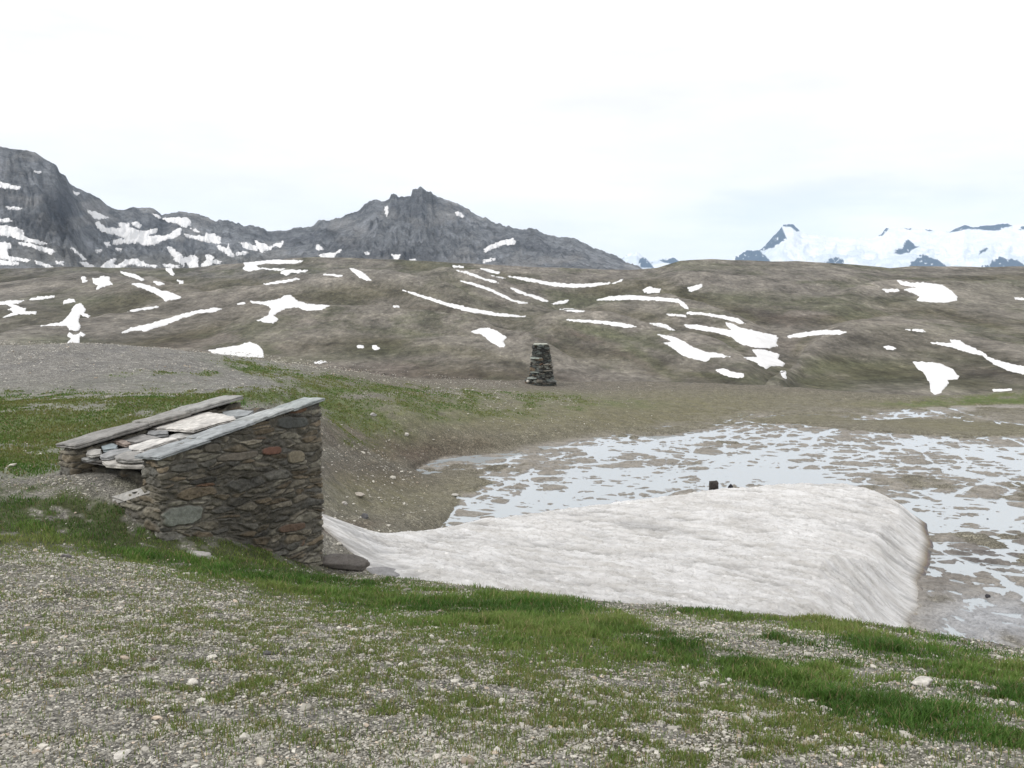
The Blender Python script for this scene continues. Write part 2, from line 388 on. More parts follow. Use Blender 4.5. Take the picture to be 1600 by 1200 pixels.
OLIVE_MID = [(800,650,200,30,0,.9),(560,770,90,40,0,.8),(1000,640,280,30,-3,1.),(1450,630,200,10,0,1.),(1300,655,200,12,0,.7),(1500,670,170,14,3,.8),(600,775,130,34,0,.7),(700,775,110,30,0,.5),(750,675,120,20,0,.4),(1100,625,300,14,0,.5),(520,800,60,20,0,.4)]
RED_MID = [(620,700,150,24,8,.9),(540,680,60,26,20,.8),(560,740,110,22,5,.7),(700,690,90,14,0,.5),(530,825,70,9,-6,.7)]
DARK_MUD = [(600,735,110,14,0,.55),(680,728,120,9,-3,.5),(540,720,50,18,0,.4)]
def masks(x, y, z, px, py):
    n = fbm(x*1.1, y*.9, 5, 31); nf = fbm(x*3.7, y*3.7, 4, 41)
    wx = px + n*26; wy = py + nf*11*ss(16, 8, y) + nf*4
    fg = ss(16.5, 14.2, y)*(y > 0)
    g = blobs(wx, wy, GRASS_FG, .95); sp = blobs(wx, wy, SPARSE_FG); br = blobs(wx, wy, BARE_FG)
    dense = np.clip(g*1.15*(.72+.75*nf+.55*n+.45*fbm(x*8, y*8, 2, 43))*(1-.8*br), 0, 1)
    spar = np.clip((sp*(1.0+.9*n)+.35*ss(-.2, .5, n)+.10)*(1-.6*br), 0, .95)*ss(-.45, .35, nf+.1)
    gm = np.clip(blobs(px+n*14, py+nf*6, GRASS_MID)*(1.05+1.1*n+.6*nf), 0, 1)*(1-fg)
    ol = np.clip(blobs(px, py+nf*3, OLIVE_MID)*(.9+.6*nf), 0, 1)*(1-fg)
    rd = np.clip(blobs(px+n*20, py, RED_MID)*(.9+.5*nf), 0, 1)*(1-fg)
    dk = np.clip(blobs(px+n*20, py, DARK_MUD)*(.9+.5*nf), 0, 1)*(1-fg)
    return fg, dense*fg, spar*fg, gm, ol, rd, dk, n, nf
def lerp(a, b, t): return a*(1-t[..., None]) + np.asarray(b)*t[..., None]
def build_ground():
    A = np.r_[np.radians(np.linspace(-105, -31, 90, endpoint=False)), np.radians(np.linspace(-31, 31, 1150, endpoint=False)), np.radians(np.linspace(31, 105, 90))]
    R = np.r_[np.geomspace(.25, 2.6, 20, endpoint=False), np.geomspace(2.6, 18, 420, endpoint=False), np.geomspace(18, 70, 660, endpoint=False), np.linspace(70, 92, 40)]
    a, r = np.meshgrid(A, R); x = r*np.sin(a); y = r*np.cos(a)
    z, px, py, d, wetf = near_z(x, y)
    crest = np.interp(px, [-900,150,350,480,600,700,830,1200,1440,1600,2500], [45,45,48,52,58,63,66,68,62,63.5,66])
    z = z - ss(1, 16, y-crest)*9
    fg, dense, spar, gm, ol, rd, dk, n, nf = masks(x, y, z, px, py)
    gravel = np.array([.30, .292, .272]); c = np.broadcast_to(gravel, x.shape+(3,)).copy()
    c = lerp(c, [.25, .245, .238], ss(-.2, .5, n)*.7)
    # slope and flats away from the bench are browner soil
    soil = (1-fg)*ss(380, 620, px)*.8
    c = lerp(c, [.225, .208, .155], soil)
    c = lerp(c, [.22, .20, .17], (1-fg)*ss(616, 606, py)*ss(400,700,px)*.8)
    c = lerp(c, [.15, .108, .088], rd*.75)
    c = lerp(c, [.075, .065, .062], dk*.75)
    c = lerp(c, [.15, .142, .078], ol*.75)
    c = lerp(c, [.085, .118, .035], gm*.92)
    c = lerp(c, [.14, .125, .07], gm*ss(.1, .6, nf)*.55)
    path = np.exp(-((py-(620-.055*(px-520)+.00005*(px-520)**2))/3.2)**2)*ss(500, 560, px)*ss(760, 690, px)*(1-fg)
    c = lerp(c, [.24, .225, .2], path*.8)
    mud = np.clip(ss(-7.02, -7.14, z)*(1-fg), 0, 1)*ss(16, 19, y)*ss(-.02, .22, wetf+.08*n)
    c = lerp(c, [.215, .198, .172], mud)
    c = lerp(c, [.13, .12, .108], mud*ss(-7.17, -7.2, z)*.8)
    c = lerp(c, [.11, .10, .094], mud*blobs(px, py, [(1545,872,110,30,-8,1.),(1480,900,50,40,-8,.6)]))
    c = lerp(c, [.30, .315, .345], mud*blobs(px, py, [(1560, 975, 130, 40, 0, .75)]))  # sky sheen on the wet mud, painted in as a paler bluish tone
    c = lerp(c, [.22, .21, .18], fg*.6)
    c = lerp(c, [.12, .12, .06], np.clip(spar*.9, 0, .7))
    c = lerp(c, [.045, .056, .02], np.clip(dense*1.3, 0, .96))
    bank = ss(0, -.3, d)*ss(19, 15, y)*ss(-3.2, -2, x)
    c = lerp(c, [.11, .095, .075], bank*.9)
    grav = np.clip(1-dense*1.5-gm*.8, .05, 1)*(1-mud*.85)*(1-.55*ol)
    gra = np.clip(dense+gm+spar*.6+ol*.5, 0, 1)
    wet = mud*(.45+.5*ss(-7.15, -7.19, z)) + dk*.35*(1-fg)
    ext = np.stack([grav, gra, np.clip(wet, 0, 1)], -1)
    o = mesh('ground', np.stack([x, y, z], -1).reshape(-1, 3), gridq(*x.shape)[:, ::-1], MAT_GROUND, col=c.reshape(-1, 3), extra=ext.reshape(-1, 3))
    tag(o, kind='structure'); return o
ground = build_ground()

# water sheet on the flat
def build_water():
    m = M('meltwater', .06, .5); m.base((.34, .38, .41)); m.b.inputs['IOR'].default_value = 1.33
    m.b.inputs['Specular IOR Level'].default_value = .9
    m.bump(m.noise(5., 3, .5), .004, .3)
    P = np.array([[-8, 36], [-3, 22], [3, 15.5], [10, 12], [32, 12], [50, 30], [52, 62], [38, 64.5], [14, 62], [2, 54], [-8, 44]])
    me = bpy.data.meshes.new('water'); me.from_pydata([(a, b, WATER_Z) for a, b in P], [], [list(range(len(P)))[::-1]]); me.update()
    if me.polygons[0].normal.z < 0: me.flip_normals()
    me.materials.append(m.m); o = bpy.data.objects.new('water', me); COL.objects.link(o); tag(o, kind='structure')
build_water()

# ================================================================== big snow bank in the basin
def build_snow():
    m = M('dirty_snow', .6, .35)
    rot = (0, 0, math.radians(38))
    def rp(sc):
        n = m.n('ShaderNodeMapping'); m.l(m.pos((1,1,1), rot), n.inputs[0]); n.inputs['Scale'].default_value = sc; return n.outputs[0]
    st = m.noise(1.0, 8, .72, rp((.7, 2.2, 1.2))); cu = m.noise(4.5, 7, .78, rp((.8, 1.7, 1))); big = m.noise(.22, 4, .5)
    c = m.mix(m.mr(st, .42, .62, 0., 1.), (.74, .74, .745), (.56, .55, .535))
    c = m.mix(m.mr(cu, .54, .60, 0., .5), c, (.36, .35, .33))
    c = m.mix(m.mr(big, .5, .68, 0., .2), c, (.47, .46, .445))
    c = m.mix(m.mr(m.noise(40., 3, .8), .66, .73, 0., .6), c, (.12, .11, .09))
    edge = m.attr('Col').outputs[0]
    m.base(m.mix(1., c, edge, 'MULTIPLY'))
    m.b.inputs['Subsurface Weight'].default_value = 0
    m.bump(m.math('ADD', m.math('MULTIPLY', st, .8), m.math('MULTIPLY', m.mr(cu, .38, .62, 0., 1.), .3)), .10, 1.)
    top = RBF(cps([(500,838,22),(600,826,25.5),(700,808,28.6),(850,792,31.3),(1000,778,32.6),(1120,764,33.0),(1250,754,33.2),(1350,762,32.4),(1420,785,30.5),(1455,830,27.5),(1450,900,23.3),(1450,985,20),
        (600,900,16.8),(560,870,18.5),(640,908,16.5),(700,860,21.5),(800,880,20),(800,930,16.8),(1000,850,24.2),(1000,950,15.5),(1200,850,24.),(1300,970,15.5),(1200,800,28.),(1400,960,17.5),(1400,900,20.6),(1390,830,26),(1300,900,20.3)],
        [(0,11,-4.2),(3,10.5,-4.4),(5,10.5,-4.8)]), .05)
    OUT = [at(a, b, y)[:2] for a, b, y in [(497,840,21.8),(560,829,24.5),(700,807,28.8),(850,791,31.6),(1000,777,33.2),(1120,763,33.8),(1250,753,34.2),(1350,760,33.4),(1420,780,31.8),(1452,805,30),(1460,840,27.3),(1452,900,23.6),(1448,950,21.3),(1446,992,19.6)]]
    OUT += [np.array(p) for p in [(7.8, 16.5), (6.6, 13.4), (5, 11.8), (2, 11.8), (0, 13.2)]] + [at(a, b, y)[:2] for a, b, y in [(640,906,16.3),(590,888,17.6),(548,862,19.3),(505,846,20.8)]]
    OUT = np.array(OUT)
    xs = np.linspace(-5.5, 14.8, 600); ys = np.linspace(11, 35, 640)
    x, y = np.meshgrid(xs, ys)
    wob = fbm(x*.5, y*.5, 3, 77)*(.22-.12*ss(9, 12, x))
    d = inpoly(x, y, OUT) + wob*.7
    g, *_ = near_z(x, y, False); g = np.maximum(g, -7.25)
    t = np.maximum(top(x, y), g+.12)
    rr = math.radians(-38); u = x*math.cos(rr)+y*math.sin(rr); v = -x*math.sin(rr)+y*math.cos(rr)
    rel = fbm(u*.45, v*1.4, 4, 81, .6)*.45 + fbm(u*1.5, v*3.8, 4, 87, .65, True)*.55
    t = np.minimum(t, g+.32+1.35*ss(0, 3.2, d))
    t = t + rel*.19*ss(.1, 1.6, d)
    wdt = 1.5-.6*ss(9.5, 12, x)
    prof = np.sqrt(np.clip(ss(0, wdt, d), 0, 1))
    z = np.where(d > 0, g + .02 + (t-g)*prof, g - .35)
    z = np.where((d <= 0), g-.5, z)
    px, py = proj(x, y, z)
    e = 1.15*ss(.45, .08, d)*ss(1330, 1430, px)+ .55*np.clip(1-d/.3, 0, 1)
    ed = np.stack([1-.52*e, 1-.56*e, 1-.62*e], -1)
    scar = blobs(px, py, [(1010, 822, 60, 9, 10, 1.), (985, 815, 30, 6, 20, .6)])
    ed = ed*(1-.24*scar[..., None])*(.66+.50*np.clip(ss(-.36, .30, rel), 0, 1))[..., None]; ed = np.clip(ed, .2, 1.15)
    V = np.stack([x, y, z], -1).reshape(-1, 3); Q = gridq(*x.shape)
    keep = (d.ravel()[Q] > -.12).any(1); Q = Q[keep]
    used, inv = np.unique(Q, return_inverse=True)
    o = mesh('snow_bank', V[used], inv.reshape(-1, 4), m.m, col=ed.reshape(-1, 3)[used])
    tag(o, 'large heart-shaped bank of dirty streaked snow beside the wet flat', 'snow bank')
build_snow()

# ================================================================== hills 70 m - 1 km
HSKY = [(-900,440),(-300,428),(0,420),(100,418),(300,419),(380,412),(450,405),(487,403),(544,402),(600,405),(662,408),(737,412),(812,417),(887,420),(944,422),(985,422),(1027,418),(1062,407.5),(1110,405),(1145,407),(1250,409),(1316,413),(1390,420),(1425,417),(1512,418),(1600,417),(2000,412),(2700,430)]
HB = [ # folds of the hills: raise in photo px (cx, cy, rx, ry, angle, amount)
 (430,500,260,34,-14,13),(250,470,150,20,-6,6),(620,470,200,26,10,8),(700,560,260,30,4,7),(1000,545,190,30,14,12),(1130,560,90,22,24,6),(900,440,110,14,6,6),(1300,440,330,26,0,8),(1400,545,170,30,4,15),(1560,500,130,24,14,7),(60,500,120,22,6,8),(130,440,150,14,0,5),(1560,560,90,20,20,6),(780,500,120,18,12,6),(1080,430,90,16,-8,5)]
HV = [(1225,560,34,50,-10,10),(1215,515,60,14,15,6),(880,480,90,12,-4,6),(330,540,180,12,-10,4),(560,440,60,30,50,4),(1480,470,120,14,14,5)]
DOMES = [(17,[(-200,560),(0,527),(110,503),(200,487),(283,470),(375,452),(470,437),(560,430),(640,440),(720,462),(800,482)]),
 (15,[(300,530),(360,510),(420,499),(520,486),(600,482),(680,493),(760,505),(850,535),(930,575)]),
 (16,[(760,520),(820,502),(880,499),(960,503),(1010,512),(1060,525),(1130,545),(1200,580),(1240,615)]),
 (13,[(860,485),(890,473),(930,464),(980,459),(1040,460),(1080,474),(1140,492),(1200,512),(1250,535)]),
 (18,[(1120,640),(1190,605),(1225,580),(1260,545),(1300,528),(1350,521),(1420,519),(1500,532),(1560,548),(1700,570)]),
 (13,[(1230,530),(1290,514),(1340,505),(1400,497),(1480,505),(1540,520),(1620,540),(1700,550)]),
 (12,[(-200,455),(-50,448),(50,440),(150,433),(230,440),(300,452),(380,466)]),
 (12,[(560,440),(620,428),(700,424),(760,432),(830,446),(880,462)]),
 (11,[(1250,470),(1330,455),(1400,446),(1480,450),(1560,446),(1650,450),(1800,460)]),
 (10,[(600,545),(660,530),(740,528),(820,545),(880,570)])]
def hill_z(az, r):
    px, _ = proj(np.sin(az), np.cos(az), 0*az)
    px = np.clip(px, -900, 2700)
    sky = np.interp(px, [p[0] for p in HSKY], [p[1] for p in HSKY])
    s = np.log(r/250)/math.log(900/250)
    x, y = r*np.sin(az), r*np.cos(az)
    t = np.clip(s, -.3, 1)
    py = 612 + (sky-612)*(t*.85+.15*t*t)
    dp = np.zeros(px.shape); hol = np.zeros(px.shape); val = np.zeros(px.shape); lit = np.zeros(px.shape)
    wv = fbm(px/70., t*2, 3, 57)*5
    for A_, P_ in DOMES:
        X_ = [p[0] for p in P_]; ci = np.interp(px, X_, [p[1] for p in P_])+wv
        en = ss(X_[0], X_[0]+110, px)*(1-ss(X_[-1]-110, X_[-1], px))
        v = py-(ci+A_*1.25)
        f = np.where(v > 0, np.exp(-(v/28.)**2), np.exp(-(v/7.)**2))
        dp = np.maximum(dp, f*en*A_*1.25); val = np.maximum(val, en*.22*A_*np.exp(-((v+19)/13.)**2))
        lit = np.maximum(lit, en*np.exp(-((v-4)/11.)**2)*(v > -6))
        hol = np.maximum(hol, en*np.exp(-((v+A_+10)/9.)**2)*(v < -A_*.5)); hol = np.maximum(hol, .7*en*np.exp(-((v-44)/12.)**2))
    dp = dp - val
    for L, sg in ((HB, 1), (HV, -1)):
        for cx, cy, rx, ry, an, am in L:
            c, q = math.cos(math.radians(an)), math.sin(math.radians(an))
            u = ((px-cx)*c+(py-cy)*q)/rx; v = (-(px-cx)*q+(py-cy)*c)/ry
            v = np.where(v < 0, v*1.5, v*.8)
            dp += sg*am*np.exp(-(u*u+v*v))
    keep = 1-ss(.86, 1.0, s)
    fo = fbm(x/90, y/170, 5, 61, .5, True)*8 + fbm(x/30, y/60, 4, 67, .55)*3.6
    py = py - dp*keep - fo*(.25+.75*keep)*ss(-.2, .1, s)*.9
    _, sl = S(px, py)
    yy = r*np.cos(az)
    z = sl*yy
    lo = -8.5 - 30*ss(75, 150, r) ; z = np.where(s < 0, z + (np.minimum(lo, z)-z)*ss(0, -.25, s), z)
    back = ss(1.0, 1.35, s); z = z - back*60
    return z, px, py, hol, fo, lit
GRN = [(700,445,90,14,32,.9),(760,480,110,10,14,.7),(600,550,140,10,-2,.7),(680,525,110,8,6,.5),(1350,580,130,22,3,1.),(1290,600,60,14,0,.9),(1280,470,260,12,0,.7),(1500,600,70,12,0,.6),(960,520,130,9,16,.8),(1010,560,90,8,35,.8),(1100,500,80,8,20,.5),(900,470,140,8,-3,.7),(60,530,110,12,4,.9),(150,470,100,16,0,.6),(60,440,120,8,0,.4),(480,425,160,9,3,.5),(1450,515,160,8,4,.7),(1560,450,120,14,0,.6),(480,560,110,8,-6,.6),(320,440,150,10,4,.45),(1100,415,120,7,0,.6),(1330,414,100,5,0,.5),(980,465,90,7,-3,.5),(1480,560,110,8,10,.4),(540,470,80,8,20,.4),(1120,590,60,6,8,.8)]
DRK = [(720,585,190,18,3,.9),(560,580,120,12,-2,.6),(300,530,130,14,-12,.7),(440,500,120,12,-4,.6),(1290,500,190,10,0,.8),(1230,480,120,16,0,.6),(1450,490,160,9,10,.5),(240,450,120,14,0,.5),(840,530,160,9,12,.5),(100,440,130,10,0,.5),(960,545,90,9,30,.7),(1250,560,30,30,0,.7),(700,480,120,9,-6,.5),(420,545,110,9,0,.5),(1530,580,80,14,0,.5)]
LGT = [(900,570,110,22,10,.8),(640,505,170,10,0,.5),(1350,545,130,12,2,.8),(450,470,110,9,-14,.5),(1050,590,160,12,0,.5),(500,440,120,9,0,.6),(1300,455,220,10,0,.4),(780,550,60,9,20,.5),(560,600,100,8,0,.3),(1580,470,60,9,0,.5),(130,505,110,10,-12,.5),(1150,430,160,8,0,.4),(540,555,60,10,0,.4)]
def build_hills():
    A = np.r_[np.radians(np.linspace(-70, -30, 80, endpoint=False)), np.radians(np.linspace(-30, 30, 1100, endpoint=False)), np.radians(np.linspace(30, 70, 80))]
    R = np.r_[np.geomspace(70, 235, 26, endpoint=False), np.geomspace(235, 920, 520, endpoint=False), np.geomspace(920, 1700, 30)]
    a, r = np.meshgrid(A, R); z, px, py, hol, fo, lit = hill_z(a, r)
    x = r*np.sin(a); y = r*np.cos(a)
    px2, py2 = proj(x, y, z)
    n = fbm(x/60, y/60, 5, 71); nf = fbm(x/14, y/14, 4, 73)
    wx, wy = px2+n*40, py2+nf*5+n*6
    c = np.broadcast_to(np.array([.162, .150, .132]), x.shape+(3,)).copy()
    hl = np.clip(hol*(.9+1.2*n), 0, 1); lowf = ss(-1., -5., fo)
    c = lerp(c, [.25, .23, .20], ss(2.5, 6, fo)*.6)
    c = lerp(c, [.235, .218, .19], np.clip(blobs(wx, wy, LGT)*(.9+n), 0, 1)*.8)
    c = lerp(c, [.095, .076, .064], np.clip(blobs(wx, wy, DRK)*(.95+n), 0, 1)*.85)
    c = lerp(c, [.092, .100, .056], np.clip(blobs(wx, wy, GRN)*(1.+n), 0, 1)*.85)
    c = lerp(c, [.095, .088, .058], np.clip(hl*.8+lowf*.3*(.6+n), 0, .9))  # dark green growth in hollows, doubling as painted shade behind the crests
    c = lerp(c, [.225, .208, .182], np.clip(lit*(.75+.8*n), 0, .8))  # crest fronts painted paler, as if lit, so the folds stand out
    c = lerp(c, [.12, .12, .118], np.clip(ss(300, 0, px2)*.3+blobs(wx, wy, [(350,425,260,12,0,.7)]), 0, .6))
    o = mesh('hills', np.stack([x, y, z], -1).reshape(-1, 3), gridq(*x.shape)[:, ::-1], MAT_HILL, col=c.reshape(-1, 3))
    tag(o, kind='structure'); return o
hills = build_hills()

# ================================================================== grey mountains 1.6 - 3.2 km
MA = [(0,84),(30,80),(80,90),(140,95),(180,107),(210,130),(240,145),(265,160),(275,190),(300,205),(315,235),(350,258),(400,280),(440,300),(470,330),(500,345),(540,352),(565,342),(580,336),(610,342),(640,340),(665,343),(690,360),(700,370),(740,362),(790,358),(830,366),(880,375),(920,395),(970,395),(1010,405),(1050,418),(1090,419)]
MC = [(20,252),(60,272),(130,268),(160,258),(245,252),(255,235),(270,222),(300,228),(330,222),(370,210),(385,202),(440,180),(455,162),(480,145),(500,140),(540,145),(560,135),(568,118),(590,118),(600,130),(650,122),(655,100),(690,88),(715,105),(735,110),(740,122),(800,140),(870,168),(900,190),(940,212),(965,220),(1000,240),(1050,252),(1100,262),(1160,262),(1190,275),(1220,292),(1280,297),(1330,303),(1390,335),(1450,355),(1500,375),(1530,395),(1570,408),(1600,420)]
MSKY = [(-900,330),(-300,255)]+[(X/2.728, 200+Y/2.728) for X, Y in MA]+[(400+X/2.667, 260+Y/2.667) for X, Y in MC]+[(1030,440),(1120,470),(2700,480)]
def build_mountain():
    A = np.r_[np.radians(np.linspace(-60, -29.5, 60, endpoint=False)), np.radians(np.linspace(-29.5, 11, 1000, endpoint=False)), np.radians(np.linspace(11, 16, 20))]
    T = np.r_[np.linspace(-.15, 1.0, 300, endpoint=False), np.linspace(1.0, 1.7, 40)]
    a, t = np.meshgrid(A, T)
    px, _ = proj(np.sin(a), np.cos(a), 0*a); px = np.clip(px, -900, 2700)
    sky = np.interp(px, [p[0] for p in MSKY], [p[1] for p in MSKY])
    r1 = 2900 - 500*ss(260, 60, px) ; r0 = 1750 - 200*ss(260, 60, px)
    r = r0 + (r1-r0)*t
    x, y = r*np.sin(a), r*np.cos(a)
    tt = np.clip(t, 0, 1)
    kk = ss(120, 140, px)*ss(520, 400, px)                 # the col: gentler scree apron
    g = tt**(1.05+.5*kk)
    py = 436 + (sky-436)*g
    H = np.clip((436-sky)/100, .15, 1.5)
    amp = np.sin(np.clip(tt, 0, 1)*math.pi)**.7
    gul = fbm(px/26+fbm(px/60, t*3, 3, 5)*.8, t*1.6+2, 5, 91, .55, True)        # gullies running down the face
    crag = fbm(px/12, t*9, 4, 95, .6, True)
    py = py - (gul*10*H + crag*5.5*H)*amp
    ledge = 0
    # left massif: shelf below a dark cliff
    lm = ss(135, 112, px)
    py = py + lm*(ss(.52, .60, t)-.5)*-10*amp
    # saw-tooth crest
    cr = (fbm(px/5., px*0, 4, 97, .6)*2.6 + np.abs(fbm(px/9., px*0, 3, 99))*-2.6)*ss(-.1, .25, H)*(.35+.65*ss(180, 330, px))
    py = py + cr*ss(.9, 1., t)
    _, sl = S(px, py); z = sl*y
    z = z - ss(1.0, 1.7, t)*260 - ss(0, -.15, t)*60
    px2, py2 = proj(x, y, z)
    n = fbm(px2/40, py2/22, 5, 101); 
    c = np.broadcast_to(np.array([.40, .42, .455]), x.shape+(3,)).copy()
    rock = np.clip(ss(.0, .45, crag+.3*n)*.8 + ss(.75, 1., t)*.4, 0, 1)
    c = lerp(c, [.235, .245, .26], rock*.85)
    c = lerp(c, [.46, .455, .455], ss(.1, .5, n)*.6)
    cliff = blobs(px2+n*10, py2+n*6, [(95,330,26,42,-14,1.),(60,350,60,14,10,.6),(250,350,40,10,0,.6),(100,260,20,25,0,.5),(30,300,70,10,10,.5),(640,320,40,24,0,.6),(560,330,40,14,0,.4),(480,370,60,12,0,.5),(620,400,90,9,0,.8),(820,380,60,14,10,.5),(420,370,30,12,0,.5),(540,385,60,8,0,.4)])
    c = lerp(c, [.10, .108, .125], np.clip(cliff, 0, 1)*.9)
    c = lerp(c, [.34, .33, .30], np.clip(blobs(px2, py2, [(300,410,240,14,0,.6),(60,400,90,16,0,.5)]), 0, 1))
    o = mesh('mountain', np.stack([x, y, z], -1).reshape(-1, 3), gridq(*x.shape)[:, ::-1], MAT_ROCK, col=c.reshape(-1, 3))
    tag(o, kind='structure'); return o
mountain = build_mountain()

# ================================================================== far glaciated range 11-14 km
E = lambda P: [(900+X/2.2857, 320+Y/2.2857) for X, Y in P]
def build_far():
    sk = E([(560,190),(600,165),(640,163),(655,160),(690,125),(720,90),(735,70),(770,70),(800,97),(830,105),(900,115),(1000,118),(1055,118),(1085,105),(1100,82),(1160,82),(1200,85),(1250,88),(1280,95),(1330,95),(1350,85),(1380,70),(1400,80),(1450,75),(1520,68),(1560,72),(1600,68)])
    sk1 = [(-900,452),(930,450)]+E([(110,225),(160,190),(190,175),(215,168),(240,185),(265,203),(300,195),(340,187),(375,203),(420,235),(520,235)])+sk+[(1700,340),(1900,360),(2700,420)]
    rocks = [E(p) for p in ([(650,163),(690,120),(730,68),(752,120),(700,155),(665,163)],[(545,215),(600,165),(655,163),(690,197),(700,215)],[(890,205),(925,185),(955,195),(955,225),(880,225)],
        [(1130,170),(1165,158),(1185,122),(1210,145),(1225,150),(1190,170),(1160,178)],[(1180,225),(1200,205),(1240,180),(1290,195),(1330,225)],[(1450,225),(1510,188),(1580,200),(1620,230)],[(1080,112),(1100,78),(1118,82),(1092,110)],
        [(1325,97),(1380,66),(1530,62),(1560,72),(1500,92),(1400,86),(1350,97)],[(1580,90),(1610,60),(1610,85)],[(1440,180),(1455,150),(1472,158)],[(735,65),(775,68),(800,95),(790,97),(765,78),(742,78)],
        [(232,190),(245,186),(280,225),(235,225),(225,212)],[(265,210),(330,192),(345,185),(385,215),(320,208),(300,200)],[(150,205),(180,180),(190,176),(170,190)],[(1240,84),(1282,92),(1262,96)],[(1165,80),(1200,84),(1190,90)])]
    A = np.r_[np.radians(np.linspace(0, 5.5, 20, endpoint=False)), np.radians(np.linspace(5.5, 28.5, 760, endpoint=False)), np.radians(np.linspace(28.5, 50, 60))]
    T = np.r_[np.linspace(0, 1, 150, endpoint=False), np.linspace(1, 1.6, 16)]
    a, t = np.meshgrid(A, T); px, _ = proj(np.sin(a), np.cos(a), 0*a); px = np.clip(px, -900, 2700)
    sky = np.interp(px, [p[0] for p in sk1], [p[1] for p in sk1])
    r = 10500+3000*t; x, y = r*np.sin(a), r*np.cos(a)
    tt = np.clip(t, 0, 1); py = 445+(sky-445)*tt
    amp = np.sin(tt*math.pi)**.8
    rg = fbm(px/22, t*5, 5, 111, .5, True)
    py = py - rg*5*amp + fbm(px/4., px*0, 3, 113)*1.6*ss(.9, 1, t)
    _, sl = S(px, py); z = sl*y - ss(1, 1.6, t)*700
    px2, py2 = proj(x, y, z)
    nz_ = fbm(px2/5, py2/5, 4, 115); w1 = px2+nz_*3; w2 = py2+nz_*3
    rk = np.zeros(x.shape)
    for P in rocks: rk = np.maximum(rk, ss(-1.0, .8, inpoly(w1, w2, P)+nz_*1.5))
    rk = rk*ss(-.62, -.4, nz_)
    c = np.broadcast_to(np.array([.86, .88, .90]), x.shape+(3,)).copy()
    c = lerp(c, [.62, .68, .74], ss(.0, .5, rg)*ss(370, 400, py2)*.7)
    c = lerp(c, [.035, .045, .06], rk)
    m = M('far_range', .9, .1); ca = m.attr('Col').outputs[0]
    m.base(m.mix(1., ca, m.gray(m.mr(m.noise(.006, 8, .7), .3, .7, .85, 1.1)), 'MULTIPLY')); m.bump(m.noise(.004, 9, .65), 160, .7)
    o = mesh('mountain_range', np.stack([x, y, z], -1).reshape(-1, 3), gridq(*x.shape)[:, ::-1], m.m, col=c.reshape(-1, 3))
    tag(o, kind='structure')
build_far()

